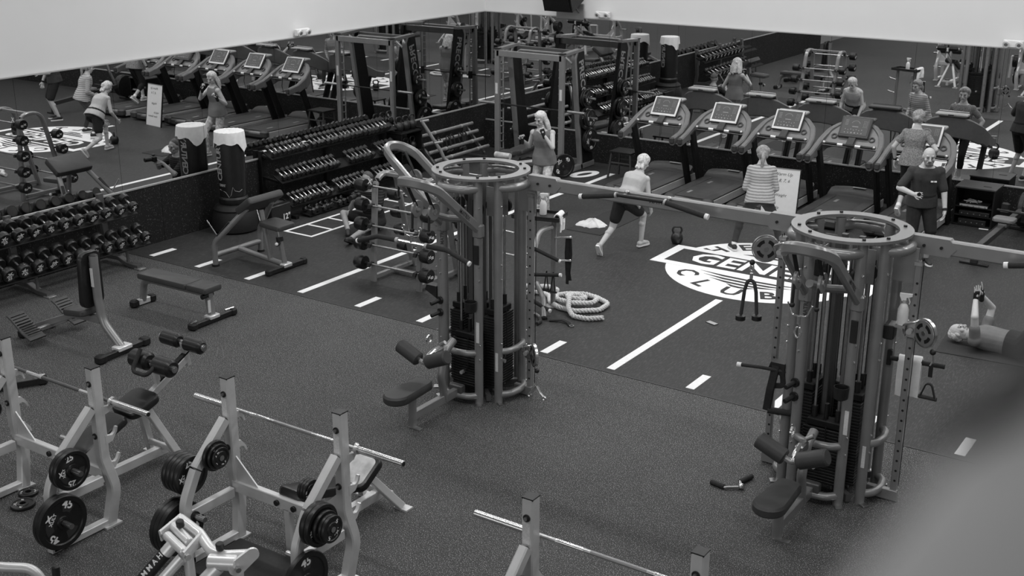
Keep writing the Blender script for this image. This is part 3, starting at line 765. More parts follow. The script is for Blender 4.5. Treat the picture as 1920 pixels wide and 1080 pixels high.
for tier, x, z, tilt, spots in (('top', 0.27, 1.045, HT, [(-1.50, 8), (-0.58, 19)]), ('middle', 0.47, 0.685, HT, [(-1.5, 13), (0.12, 6), (0.92, 5)]),
                                ('bottom', 0.67, 0.325, HT, [(-1.5, 9), (-0.42, 8), (0.6, 7)])):
    i = 0
    for y0, n in spots:
        for k in range(n):
            s = 1.02 + 0.010 * i
            hex_dumbbell(f'{ORD[i]} hex dumbbell from the left on the long rack\'s {tier} tier', (x + random.uniform(-.012, .012), -4.85 + y0 + k * 0.106, z + (s - 1) * 0.04), (0, tilt, random.uniform(-.09, .09)), s,
                         f'hex dumbbells on the {tier} tier')
            i += 1
for k in range(8):
    hex_dumbbell(f'{ORD[k]} hex dumbbell from the left on the floor-level shelf of the long rack', (0.80 + random.uniform(-.03, .03), -6.12 + k * 0.125, 0.105), (0, 0.1, random.uniform(-.25, .25)), 1.05, 'hex dumbbells on the floor-level shelf')

# kettlebells
def kettlebell(label, loc, s=1.0, rz=0.0, m='plate', group=None, first=[]):
    key = m
    for k_, o in first:
        if k_ == key:
            t = dup(o, loc, rz, label)
            if group: t['group'] = group
            elif 'group' in t: del t['group']
            t.scale = (s, s, s); return t
    t = thing('kettlebell', label, 'kettlebell', loc, rz, group)
    G().lathe([(0.0, 0), (0.06, 0.0), (0.085, 0.03), (0.098, 0.085), (0.085, 0.145), (0.05, 0.178), (0.0, 0.185)], seg=20).obj('bell', m, t)
    G().tube([(-0.045, 0, 0.15), (-0.075, 0, 0.22), (-0.055, 0, 0.275), (0.055, 0, 0.275), (0.075, 0, 0.22), (0.045, 0, 0.15)], 0.016, 10, bend=0.035).obj('handle', m, t)
    t.scale = (s, s, s); first.append((key, t)); return t
ks = thing('kettlebell_shelf', 'two-tier black kettlebell shelf at the right end of the long dumbbell rack', 'rack', (0.05, -2.93, 0))
for z in (0.82, 0.44): G().box((0.2, 0, z), (0.36, 0.62, 0.03), ch=0.005).obj('shelf', 'blackm', ks)
for y in (-0.29, 0.29):
    G().box((0.2, y, 0.43), (0.34, 0.03, 0.86)).obj('side_panel', 'blackm', ks)
for zt, nm, sc_ in ((0.836, 'upper', 0.95), (0.456, 'lower', 0.85)):
    for k in range(3):
        kettlebell(f'{["left", "middle", "right"][k]} kettlebell on the {nm} kettlebell shelf', (0.27, -3.12 + 0.19 * k, zt), sc_, 1.5, 'plate', f'kettlebells on the {nm} shelf')
kettlebell('black kettlebell standing on the turf just above the white club emblem', (6.45, -4.17, 0.004), 0.95, 0.6)
kettlebell('black kettlebell on the emblem behind the right tower, seen clearly in the right mirror', (8.92, -4.75, 0.008), 1.1, 0.4)

# bars and grips by the corner
br = thing('body_bar_rack', 'low stepped rack of long pale bars by the left wall near the corner', 'rack', (0, -1.68, 0))
for y in (-0.80, 0.75):
    G().bar([(0.15, y, 0.62), (0.62, y, 0.10)], 0.05, 0.06).obj('stepped_arm', 'towerd', br)
    G().bar([(0.16, y, 0.0), (0.16, y, 0.62)], 0.06, 0.06).obj('upright', 'towerd', br)
    G().bar([(0.10, y, 0.03), (0.68, y, 0.03)], 0.06, 0.05).obj('foot', 'towerd', br)
for k, nm in enumerate(('top', 'second', 'third', 'lowest')):
    x, z = 0.26 + 0.13 * k, 0.62 - 0.135 * k
    b = thing('body_bar', f'long pale padded bar on the {nm} step of the bar rack', 'bar', (x, -1.68, z + 0.02), 0, 'padded bars on the stepped rack')
    G().cyl((0, -0.88, 0), (0, 0.86, 0), 0.035, seg=12, ch=0.01).obj('padded_shaft', 'tower', b)
    for q in (-0.4, 0.45): G().cyl((0, q, 0), (0, q + 0.05, 0), 0.039, seg=12).obj('ring', 'trim', b)
for k in range(5):
    b = thing('resistance_band', f'{ORD[k]} black handled resistance band from the left hung on the bar rack', 'band', (0.42 + 0.05 * (k % 2), -2.15 + 0.20 * k, 0.52), 0, 'black bands hung over the bar rack')
    G().tube([(0.08, -0.05, -0.20), (0.03, -0.06, 0.0), (0, 0, 0.10), (0.03, 0.06, 0.0), (0.08, 0.05, -0.2)], 0.011, 7, bend=0.05).obj('tubing', 'rubberb', b)
    for s in (-0.05, 0.05): G().cyl((0.08, s - 0.045, -0.22), (0.08, s + 0.045, -0.20), 0.018, seg=8).obj('grip', 'foam', b)
pt = thing('plate_post', 'pale slanted tube post with two pegs by the left wall near the corner', 'stand', (0.62, -2.42, 0))
G().tube([(0.35, 0.25, 0.05), (0.12, 0.04, 0.26), (0.06, 0.0, 0.42), (-0.22, -0.20, 0.98)], 0.032, 10, bend=0.14).obj('post', 'tower', pt)
G().tube([(-0.2, 0.2, 0.035), (0.35, 0.25, 0.035), (0.5, -0.15, 0.035)], 0.032, 10, bend=0.1).obj('base', 'tower', pt)
for z, x, y in ((0.96, -0.21, -0.19), (0.56, 0.0, -0.05)): G().cyl((x - 0.02, y - 0.03, z), (x + 0.08, y + 0.10, z + 0.02), 0.024, seg=10).obj('peg', 'steel', pt)

# ------------------------------------------------------------------ benches on the left
def pad(w, l, h, r=0.03, n=4, taper=1.0):
    """padded cushion: plan w x l (along y), thickness h, base at z=0"""
    def outline(sc):
        o = []
        for cx, cy, a0 in ((w / 2 - r, l / 2 - r, 0), (-w / 2 + r, l / 2 - r, PI / 2), (-w / 2 + r, -l / 2 + r, PI), (w / 2 - r, -l / 2 + r, 1.5 * PI)):
            for k in range(n + 1):
                a = a0 + PI / 2 * k / n
                x, y = cx + r * math.cos(a), cy + r * math.sin(a)
                x *= (1 + (taper - 1) * (y / l + 0.5))
                o.append((x - math.copysign(min(abs(x), sc), x), y - math.copysign(min(abs(y), sc), y)))
        return o
    rings = []
    for z, sc in ((0, 0.008), (h * 0.15, 0), (h * 0.72, 0), (h * 0.93, 0.008), (h, 0.022)):
        rings.append([(x, y, z) for x, y in outline(sc)])
    g = G(); g.loft(rings); return g
def padobj(name, m, parent, T, *a, **k):
    g = pad(*a, **k); g2 = G().add(g.v, g.f, T); return g2.obj(name, m, parent)

# flat bench: length along local x
t = thing('flat_bench', 'flat bench with charcoal vinyl pad standing on the rubber floor, left of centre', 'bench', (2.72, -10.50, 0), 0.03)
padobj('pad', 'vinyl', t, TR(-0.14, 0, 0.40, rz=PI / 2), 0.29, 0.86, 0.075)
padobj('head_pad', 'vinyl', t, TR(0.465, 0, 0.40, rz=PI / 2), 0.29, 0.34, 0.075)
G().bar([(-0.50, 0, 0.36), (0.58, 0, 0.36)], 0.07, 0.07).obj('spine', 'tower', t)
G().tube([(-0.45, 0, 0.36), (-0.60, 0, 0.33), (-0.66, 0, 0.06)], 0.045, 12, bend=0.12).obj('rear_leg', 'tower', t)
G().bar([(0.53, 0, 0.37), (0.57, 0, 0.05)], 0.09, 0.06, up=(1, 0, 0)).obj('front_leg', 'tower', t)
G().box((0.585, 0.0, 0.22), (0.008, 0.04, 0.16), TR(0.0, -0.046, 0)).obj('warning_label', 'label', t)
f = G().bar([(0.58, -0.32, 0.045), (0.58, 0.32, 0.045)], 0.075, 0.06).obj('front_foot', 'black', t)
for s in (-1, 1):
    G().box((0.58, s * 0.33, 0.045), (0.11, 0.09, 0.09), ch=0.02).obj('foot_cap', 'rubberb', f)
    G().tube([(0.55, s * 0.24, 0.08), (0.58, s * 0.36, 0.085)], 0.014, 8).obj('caster_axle', 'steel', f)
G().box((0.57, 0, 0.08), (0.12, 0.16, 0.05), ch=0.01).obj('leg_collar', 'rack', t)
f = G().bar([(-0.66, -0.13, 0.05), (-0.66, 0.13, 0.05)], 0.07, 0.07).obj('rear_foot', 'rack', t)
for s in (-1, 1): G().box((-0.66, s * 0.14, 0.05), (0.10, 0.10, 0.10), ch=0.022).obj('foot_cap', 'rubberb', f)
G().cyl((0.55, 0.05, 0.36), (0.55, -0.12, 0.35), 0.03).obj('handle', 'black', t)

# upright utility bench with foot plates; seat faces -x
t = thing('utility_bench', 'upright utility bench with backrest, seat and two black foot plates', 'bench', (2.95, -11.82, 0), 0.08)
G().tube([(0.28, 0, 0.08), (0.02, 0, 0.34), (-0.02, 0, 0.62), (-0.02, 0, 1.13)], 0.05, 14, bend=0.32).obj('back_post', 'tower', t)
G().sph((-0.02, 0, 1.13), 0.05, sc=(1, 1, 0.4)).obj('post_cap', 'black', t)
G().bar([(0.0, 0, 0.36), (-0.42, 0, 0.36), (-1.15, 0, 0.07)], 0.075, 0.075, bend=0.2).obj('spine', 'tower', t)
padobj('seat_pad', 'vinyl', t, TR(-0.28, 0, 0.405, ry=-0.10), 0.36, 0.34, 0.075, 0.06)
padobj('backrest', 'vinylb', t, TR(-0.075, 0, 0.84, ry=-PI / 2 + 0.03) @ TR(rz=PI / 2), 0.28, 0.66, 0.08, 0.08, taper=1.15)
G().bar([(-0.03, 0, 1.02), (-0.09, 0, 1.02)], 0.06, 0.05).obj('back_bracket', 'steel', t)
G().box((-0.02, -0.051, 0.88), (0.04, 0.006, 0.22)).obj('warning_label', 'label', t)
f = G().bar([(0.30, -0.30, 0.05), (0.30, 0.30, 0.05)], 0.075, 0.06).obj('rear_foot', 'black', t)
for s in (-1, 1): G().box((0.30, s * 0.33, 0.05), (0.11, 0.11, 0.10), ch=0.02).obj('foot_cap', 'rubberb', f)
G().box((0.29, 0, 0.085), (0.13, 0.2, 0.05), ch=0.008).obj('post_clamp', 'silver', t)
for s in (-1, 1):
    p = G().bar([(-1.08, s * 0.32, 0.34), (-1.02, s * 0.32, 0.31), (-0.86, s * 0.32, 0.17), (-0.72, s * 0.32, 0.10)], 0.23, 0.022, bend=0.12).obj('foot_plate', 'vinyl', t)
    rb = G()
    for k in range(9): rb.box((-1.03 + 0.033 * k, s * 0.32, 0.330 - 0.027 * k + 0.0008 * k * k), (0.010, 0.19, 0.010))
    rb.obj('grip_ribs', 'black', p)['kind'] = 'stuff'
G().bar([(-0.86, -0.34, 0.145), (-0.86, 0.34, 0.145)], 0.05, 0.05).obj('plate_crossbar', 'tower', t)
f = G().bar([(-1.13, -0.18, 0.05), (-1.13, 0.18, 0.05)], 0.07, 0.07).obj('front_foot', 'blackm', t)
for s in (-1, 1): G().box((-1.13, s * 0.2, 0.05), (0.1, 0.1, 0.1), ch=0.02).obj('foot_cap', 'rubberb', f)

# preacher curl bench
t = thing('preacher_bench', 'preacher curl bench with angled charcoal arm pad beside the punching bag', 'bench', (2.08, -8.42, 0), 0.0)
for s in (-1, 1):
    G().tube([(-0.48, s * 0.44, 0.0), (-0.48, s * 0.44, 0.34), (0.0, s * 0.24, 0.86)], 0.04, 12, bend=0.18).obj('side_leg', 'tower', t)
    G().cyl((-0.48, s * 0.44, 0.0), (-0.48, s * 0.44, 0.03), 0.055, seg=12).obj('foot_cap', 'rubberb', t)
    G().bar([(-0.42, s * 0.42, 0.44), (-0.24, s * 0.345, 0.66)], 0.05, 0.02, up=(-0.7, 0, 0.6)).obj('bar_catch', 'black', t)
    G().bar([(-0.44, s * 0.42, 0.46), (-0.56, s * 0.47, 0.66)], 0.02, 0.012, up=(0, 1, 0)).obj('catch_peg', 'steel', t)
G().tube([(-0.48, -0.44, 0.16), (-0.48, 0.44, 0.16)], 0.038, 12).obj('rear_crossbar', 'tower', t)
G().tube([(-0.48, 0, 0.16), (0.40, 0, 0.07)], 0.038, 12).obj('spine', 'tower', t)
G().tube([(0.16, 0, 0.09), (0.03, 0, 0.80)], 0.038, 12).obj('pad_post', 'tower', t)
G().tube([(0.44, 0, 0.05), (0.36, 0, 0.44)], 0.036, 12).obj('seat_post', 'tower', t)
sp = G().cyl((0.365, 0, 0.40), (0.355, 0, 0.46), 0.05).obj('post_collar', 'black', t)
G().tube([(0.355, 0, 0.44), (0.33, 0, 0.60)], 0.022, 10).obj('seat_stem', 'steel', t)
kn = G().cyl((0.37, -0.03, 0.38), (0.40, -0.10, 0.38), 0.03, seg=12).obj('adjust_knob', 'black', t)
G().sph((0.41, -0.115, 0.39), 0.024).obj('knob_cap', 'print', kn)
padobj('seat_pad', 'vinyl', t, TR(0.32, 0, 0.60, ry=0.06), 0.40, 0.34, 0.07, 0.05)
padobj('arm_pad', 'vinyl', t, TR(0.04, 0, 0.87, ry=-0.62), 0.36, 0.66, 0.10, 0.04)
f = G().bar([(0.46, -0.34, 0.045), (0.46, 0.34, 0.045)], 0.07, 0.065).obj('front_foot', 'black', t)
for s in (-1, 1): G().box((0.46, s * 0.34, 0.045), (0.09, 0.09, 0.09), ch=0.018).obj('foot_cap', 'rubberb', f)
G().box((0.455, 0.0, 0.07), (0.1, 0.16, 0.06), ch=0.012).obj('foot_collar', 'rack', t)

# standing punch bag with towel
t = thing('punching_bag', 'free-standing black punching bag on a round base by the left wall', 'punching bag', (0.42, -7.35, 0))
G().lathe([(0.30, 0.0), (0.355, 0.03), (0.36, 0.10), (0.34, 0.26), (0.31, 0.33), (0.32, 0.36), (0.29, 0.40), (0.24, 0.43), (0.0, 0.43)], seg=32).obj('base', 'rubberb', t)
G().lathe([(0.20, 0.42), (0.225, 0.46), (0.225, 0.52), (0.20, 0.55)], seg=28).obj('collar', 'black', t)
bg_ = G().lathe([(0.18, 0.53), (0.205, 0.56), (0.21, 0.8), (0.212, 1.35), (0.205, 1.50), (0.17, 1.545), (0.0, 1.55)], seg=32).obj('bag', 'vinylb', t)
g = G()
for k, c in enumerate('CENTURY'):
    a = -1.72
    g.text(c, 0.15, frame((0.2125 * math.cos(a), 0.2125 * math.sin(a), 0.86 + 0.085 * k), x=(0, 0, 1), z=(math.cos(a), math.sin(a), 0)), 0.0008)
g.obj('lettering', 'grey_print', bg_, smooth=0)
g = G()
for k, c in enumerate('CENTURY'):
    a = 1.9
    g.text(c, 0.15, frame((0.2125 * math.cos(a), 0.2125 * math.sin(a), 0.86 + 0.085 * k), x=(0, 0, 1), z=(math.cos(a), math.sin(a), 0)), 0.0008)
g.obj('lettering', 'grey_print', bg_, smooth=0)
g = G()
for k in range(7):
    a = -1.85 + 0.085 * k
    g.text('TORRENT'[k], 0.055, frame((0.2115 * math.cos(a), 0.2115 * math.sin(a), 0.74), x=(-math.sin(a), math.cos(a), 0), z=(math.cos(a), math.sin(a), 0)), 0.0008)
W = [(-1.9, 0.67), (-1.3, 0.64), (-1.05, 0.56), (-0.9, 0.60), (-0.75, 0.72), (-0.6, 0.66), (-0.3, 0.64), (-0.05, 0.67)]
g.tube([(0.212 * math.cos(a), 0.212 * math.sin(a), z) for a, z in W], 0.004, 6)
g.obj('wave_mark', 'grey_print', bg_, smooth=0)
tw = G(); n = 40; rings = []
def hem(k):
    a = 2 * PI * k / n
    return 0.17 + 0.13 * max(0, math.cos(2 * (a - 0.35))) ** 3 + 0.015 * math.sin(7 * a)
for i, fr in enumerate((0.0, 0.35, 0.7, 0.92, 1.0)):
    rings.append([(0.226 * fr * math.cos(2 * PI * k / n), 0.226 * fr * math.sin(2 * PI * k / n), 1.565 - 0.012 * fr ** 4 + 0.003 * math.sin(3 * k)) for k in range(n)])
for fr in (0.15, 0.4, 0.7, 1.0):
    rings.append([((0.230 + 0.012 * fr * math.sin(k * 1.9) + 0.012 * fr) * math.cos(2 * PI * k / n), (0.230 + 0.012 * fr * math.sin(k * 1.9) + 0.012 * fr) * math.sin(2 * PI * k / n), 1.55 - hem(k) * fr) for k in range(n)])
inner = [[(x * 0.972, y * 0.972, z - (0.006 if i < 5 else 0.0)) for x, y, z in r_] for i, r_ in enumerate(rings)]
tw.loft(rings + inner[::-1], cap=False)
o = tag(tw.obj('towel', 'towel', None, (0.42, -7.35, 0)), 'white towel draped over the top of the punching bag', 'towel')

# plyo box
t = thing('plyo_box', 'low black soft box marked 12 inches beside the punching bag', 'box', (0.56, -6.72, 0), 0.03)
G().box((0, 0, 0.16), (0.46, 0.44, 0.31), ch=0.012).obj('soft_block', 'vinylb', t)
G().text('12"', 0.13, frame((0.231, 0.11, 0.10), x=(0, 1, 0), z=(1, 0, 0)), 0.0008).obj('height_mark', 'print', t, smooth=0)
G().box((-0.02, 0.02, 0.316), (0.28, 0.30, 0.006), ch=0.002).obj('top_patch', 'vinyl', t)

# fixed barbell rack
t = thing('barbell_rack', 'pewter A-frame rack of fixed barbells left of the centre tower', 'rack', (4.26, -8.12, 0))
for s in (-1, 1):
    G().bar(rounded([(s * 0.39, 0.0, 0.0), (s * 0.39, 0.10, 1.44), (s * 0.39, 0.52, 1.44), (s * 0.39, 0.86, 0.0)], 0.2, 6), 0.085, 0.055, up=(0, 0.5, 0.5), ch=0.012).obj('frame_loop', 'tower', t)
    G().bar([(s * 0.39, 0.02, 0.06), (s * 0.39, 0.84, 0.06)], 0.05, 0.06).obj('base_bar', 'tower', t)
    for k in range(5):
        G().prism([(-0.03, -0.025), (0.0, -0.035), (0.07, -0.03), (0.09, 0.02), (0.065, 0.02), (0.055, -0.005), (0.0, -0.005), (-0.03, 0.02)], 0.05, frame((s * 0.39 - 0.025, 0.0 + 0.018 * k - 0.02, 0.245 + 0.265 * k), x=(0, -1, 0), z=(1, 0, 0))).obj('bar_hook', 'black', t)
        if k < 4:
            G().prism([(-0.03, -0.025), (0.0, -0.035), (0.07, -0.03), (0.09, 0.02), (0.065, 0.02), (0.055, -0.005), (0.0, -0.005), (-0.03, 0.02)], 0.05, frame((s * 0.39 + 0.025, 0.82 - 0.063 * k + 0.02, 0.245 + 0.265 * k), x=(0, 1, 0), z=(-1, 0, 0))).obj('bar_hook', 'black', t)
G().bar([(-0.39, 0.43, 0.06), (0.39, 0.43, 0.06)], 0.05, 0.05).obj('cross_brace', 'tower', t)
G().bar([(-0.39, 0.31, 1.43), (0.39, 0.31, 1.43)], 0.05, 0.05).obj('top_brace', 'tower', t)
G().text('X', 0.10, frame((-0.39, -0.01, 1.38), x=(1, 0, 0), z=(0, -1, 0.1)), 0.001).obj('maker_mark', 'print', t, smooth=0)
FB = None
def fixed_barbell(label, loc, r, group, num):
    t = thing('fixed_barbell', label, 'barbell', loc, 0, group)
    G().cyl((-0.50, 0, 0), (0.50, 0, 0), 0.0145, seg=10).obj('bar_shaft', 'steel', t)
    for s in (-1, 1):
        h = G().lathe([(0.02, 0), (r * 0.92, 0.003), (r, 0.015), (r, 0.125), (r * 0.93, 0.14), (r * 0.75, 0.14), (0.0, 0.137)], frame((s * 0.485, 0, 0), x=(0, 1, 0), z=(s, 0, 0)), 22).obj('end_weight', 'plate', t)
        F = frame((s * 0.626, 0, 0), x=(0, s, 0), z=(s, 0, 0))
        xlogo(G(), F @ TR(-r * 0.3, 0.0, 0), r * 0.55).text(num, r * 0.55, F @ TR(r * 0.32, -0.02, 0), 0.0008).obj('weight_mark', 'print', h, smooth=0)
        G().cyl((s * 0.435, 0, 0), (s * 0.485, 0, 0), 0.024, seg=12).obj('collar', 'black', t)
    return t
for k in range(5):
    fixed_barbell(f'fixed barbell on the {["lowest", "second lowest", "middle", "second highest", "highest"][k]} hooks at the front of the barbell rack', (4.26, -8.17 + 0.018 * k, 0.257 + 0.265 * k), 0.098 - 0.003 * k, 'fixed barbells on the front hooks', str(60 - 10 * k))
for k in range(4):
    fixed_barbell(f'fixed barbell on the {["lowest", "second lowest", "second highest", "highest"][k]} hooks at the back of the barbell rack', (4.26, -7.25 - 0.063 * k, 0.257 + 0.265 * k), 0.092 - 0.003 * k, 'fixed barbells on the back hooks', str(110 - 10 * k))

# ------------------------------------------------------------------ plate-loaded racks in the foreground
PLM = {}
def weight_plate_thing(label, c, sx, lb, cat='weight plate', group=None, rot=None, tw=0.0, yaw=0.0):
    """grip plate; face towards local +z, stood up so that the face looks along sx * x"""
    r, th = {45: (0.225, 0.042), 35: (0.19, 0.04), 25: (0.165, 0.042), 10: (0.125, 0.032), 5: (0.105, 0.028), 2.5: (0.085, 0.024)}[lb]
    if lb not in PLM:
        h = th / 2
        prof = [(0.027, -h), (0.05, -h), (0.055, -h * 0.5), (r * 0.78, -h * 0.5), (r * 0.82, -h), (r * 0.97, -h), (r, -h * 0.7), (r, h * 0.7), (r * 0.97, h), (r * 0.82, h), (r * 0.78, h * 0.55), (0.055, h * 0.55), (0.05, h), (0.027, h)]
        g = G(); seg = 36
        g.loft([[(p[0] * math.cos(2 * PI * k / seg), p[0] * math.sin(2 * PI * k / seg), p[1]) for p in prof] for k in range(seg)], closed=True)
        disc = g.mesh('plate_disc', 'plate', 40)
        hl = None
        if lb >= 25:
            q = G()
            for k in range(3):
                a0 = 2 * PI * k / 3 + 0.5
                a = [a0 - 0.38 + 0.76 * i / 6 for i in range(7)]
                q.prism([(r * 0.70 * math.cos(x), r * 0.70 * math.sin(x)) for x in a] + [(r * 0.40 * math.cos(x), r * 0.40 * math.sin(x)) for x in reversed(a)], 0.001, TR(0, 0, h * 0.56))
            hl = q.mesh('grip_holes', 'edge', 0)
        t_ = G(); txt = str(lb)
        R_ = r * 0.66 if lb >= 25 else r * 0.62
        sz = r * (0.44 if lb >= 25 else 0.56)
        zt = h * 0.62
        for a in (0.55, 3.4): t_.text(txt, sz, TR(R_ * math.cos(a), R_ * math.sin(a), zt, rz=a - PI / 2), 0.0012)
        a = 1.95
        xlogo(t_, TR(R_ * 0.98 * math.cos(a), R_ * 0.98 * math.sin(a), zt, rz=a - PI / 2), r * 0.28)
        t_.text('XULT', sz * 0.42, TR((R_ - r * 0.2) * math.cos(a), (R_ - r * 0.2) * math.sin(a), zt, rz=a - PI / 2), 0.0012)
        PLM[lb] = (disc, hl, t_.mesh('weight_numbers', 'print', 0))
    t = thing('weight_plate', label, cat, c, 0, group)
    if rot: t.rotation_euler = rot
    else: t.rotation_euler = (frame((0, 0, 0), x=(-math.sin(yaw), math.cos(yaw), 0), z=(sx * math.cos(yaw), sx * math.sin(yaw), 0)) @ TR(rz=tw)).to_euler()
    link('plate_disc', PLM[lb][0], t)
    if PLM[lb][1]: link('grip_holes', PLM[lb][1], t)['kind'] = 'stuff'
    link('weight_numbers', PLM[lb][2], t)
    return t

RH, HW = 1.42, 0.59
def bench_rack(label, c, worn, decline=False):
    t = thing('bench_press_rack', label, 'weight rack', c, 0, 'platinum bench press racks')
    for s in (-1, 1):
        x = s * HW
        p = G().bar(rounded([(x, 0, RH), (x, 0, 0.62), (x + s * 0.03, 0.06, 0.34), (x, 0.0, 0.02)], 0.3, 5), 0.085, 0.092, up=(0, 1, 0), ch=0.01).obj('upright', 'rack', t)
        G().box((x, 0, RH + 0.003), (0.083, 0.09, 0.012)).obj('end_plug', 'black', p)
        G().box((x, 0, 0.008), (0.12, 0.16, 0.016)).obj('foot_plate', 'rack', p)
        for z in (1.29, 1.06, 0.83):
            b = G().cyl((x, -0.046, z), (x, -0.055, z), 0.026, seg=14).obj('bolt_washer', 'black', p)
            G().cyl((x, -0.053, z), (x, -0.067, z), 0.013, seg=8).obj('bolt', 'steel', b)
        G().box((x - 0.004, -0.0475, 1.175), (0.055, 0.003, 0.15)).obj('warning_label', 'label', p)
        for z in (1.06, 0.80, 0.56):
            G().prism([(-0.02, -0.06), (0.05, -0.045), (0.10, 0.02), (0.11, 0.06), (0.095, 0.06), (0.075, 0.02), (0.05, 0.005), (-0.02, 0.02)], 0.03, frame((x - 0.015 * s, 0.035, z), x=(0, 1, 0), z=(s, 0, 0)) if s < 0 else frame((x + 0.015, 0.035, z), x=(0, 1, 0), z=(1, 0, 0))).obj('bar_hook', 'rack', t)
        G().bar(rounded([(x, -0.06, 1.08), (x, -0.39, 0.78), (x, -0.52, 0.54), (x, -0.53, 0.02)], 0.28, 7), 0.07, 0.085, up=(0, 0.6, 0.8), ch=0.01).obj('storage_leg', 'rack', t)
        G().bar([(x, -0.04, 0.43), (x, -0.49, 0.43)], 0.06, 0.085).obj('side_rail', 'rack', t)
        G().bar([(x, 0.03, 0.04), (x, -0.58, 0.04)], 0.07, 0.06).obj('base_rail', 'rack', t)
        for y, z in ((-0.38, 0.70), (-0.52, 0.30)):
            G().cyl((x + s * 0.03, y, z), (x + s * 0.24, y, z), 0.023, seg=14).obj('plate_peg', 'steel', t)
        for y, z in ((-0.25, 0.86), (-0.47, 0.42)):
            g = G().cyl((x - s * 0.03, y, z), (x - s * 0.155, y, z), 0.023, seg=14).obj('plate_peg', 'steel', t)
            G().cyl((x - s * 0.035, y, z), (x - s * 0.055, y, z), 0.04, seg=14).obj('peg_stop', 'black', g)
    G().bar([(-HW, 0, 0.48), (HW, 0, 0.48)], 0.06, 0.10).obj('crossbar', 'rack', t)
    G().prism([(0, 0), (0.24, 0), (0, 0.22)], 0.012, frame((-HW + 0.04, 0, 0.53), x=(1, 0, 0), z=(0, -1, 0))).obj('gusset', 'rack', t)
    G().prism([(0, 0), (0.24, 0), (0, 0.22)], 0.012, frame((HW - 0.04, -0.012, 0.53), x=(-1, 0, 0), z=(0, 1, 0))).obj('gusset', 'rack', t)
    G().bar([(0, 0, 0.44), (0, 0, 0.02)], 0.06, 0.06, up=(0, 1, 0)).obj('centre_post', 'rack', t)
    for q in (-0.09, 0.09): G().cyl((q, -0.03, 0.48), (q, -0.05, 0.48), 0.024, seg=12).obj('bolt', 'black', t)
    G().bar([(0, 0, 0.10), (0, 1.12, 0.10)], 0.06, 0.09).obj('bench_spine', 'rack', t)
    if decline:
        G().bar([(0, 0.10, 0.30), (0, 0.80, 0.58), (0, 1.45, 0.90)], 0.06, 0.07, bend=0.1).obj('bench_rail', 'rack', t)
        G().bar([(0, 1.10, 0.78), (0, 1.52, 0.985)], 0.05, 0.03).obj('slide_track', 'black', t)
        padobj('back_pad', 'vinylb', t, TR(0, 0.36, 0.46, rx=0.36), 0.27, 0.62, 0.075, 0.05)
        padobj('seat_pad', 'vinylb', t, TR(0, 0.84, 0.62, rx=0.30), 0.34, 0.34, 0.075, 0.08)
        for y, z, r, nm in ((1.06, 0.97, 0.085, 'thigh_roller'), (1.42, 1.06, 0.068, 'ankle_roller')):
            ax = G().cyl((-0.30, y, z), (0.30, y, z), 0.02, seg=10).obj('roller_axle', 'steel', t)
            for s in (-1, 1):
                G().cyl((s * 0.04, y, z), (s * 0.27, y, z), r, seg=20, ch=0.022).obj(nm, 'vinylb', t)
                G().cyl((s * 0.27, y, z), (s * 0.295, y, z), 0.032, seg=12).obj('end_washer', 'steel', ax)
            G().bar([(0, y, z), (0, y + 0.04, z - 0.24)], 0.05, 0.05, up=(0, 1, 0)).obj('roller_post', 'rack', t)
        G().tube([(-0.10, 1.02, 1.10), (-0.10, 0.90, 0.92), (0.10, 0.90, 0.92), (0.10, 1.0, 0.98)], 0.02, 10, bend=0.05).obj('hand_grip', 'foam', t)
        lz, ly = 0.60, 0.90
    else:
        G().bar([(0, 0.30, 0.14), (0, 0.50, 0.33)], 0.06, 0.05).obj('back_support', 'rack', t)
        padobj('back_pad', 'vinylb', t, TR(0, 0.36, 0.42, rx=-0.30), 0.27, 0.74, 0.075, 0.05)
        padobj('seat_pad', 'vinylb', t, TR(0.06, 0.80, 0.42, rx=0.55), 0.30, 0.34, 0.07, 0.07)
        if worn: padobj('worn_sheen_cover', 'worn', t, TR(0.06, 0.80, 0.42, rx=0.55) @ TR(0, 0, 0.068), 0.235, 0.27, 0.006, 0.05)  # pale colour stands for wear and for the reflection on the tilted seat
        lz, ly = 0.40, 0.86
    for s in (-1, 1):
        G().bar([(s * 0.04, ly, lz), (s * 0.22, 1.12, 0.02)], 0.07, 0.055, up=(1, 0, 0)).obj('bench_leg', 'rack', t)
        G().box((s * 0.23, 1.13, 0.008), (0.14, 0.09, 0.016)).obj('bench_foot', 'rack', t)
    G().bar([(-0.17, 1.06, 0.15), (0.17, 1.06, 0.15)], 0.04, 0.05).obj('leg_brace', 'rack', t)
    if not decline: padobj('spotter_step', 'rubberb', t, TR(0.03, -0.44, 0.10), 0.86, 0.56, 0.035, 0.02)
    for q in (() if decline else (-0.3, 0.3)): G().bar([(q, -0.16, 0.05), (q, -0.70, 0.05)], 0.05, 0.10).obj('step_support', 'blackm', t)
    return t
RA, RB_, RC = V((5.71, -14.40, 0)), V((7.93, -13.93, 0)), V((10.98, -14.22, 0))
bench_rack('platinum bench press rack at the left edge with a decline bench and foam rollers', RA, False, True)
bench_rack('platinum bench press rack in the middle foreground with the worn bench seat', RB_, True)
bench_rack('platinum bench press rack at the bottom edge, only its upright tops showing', RC, False)
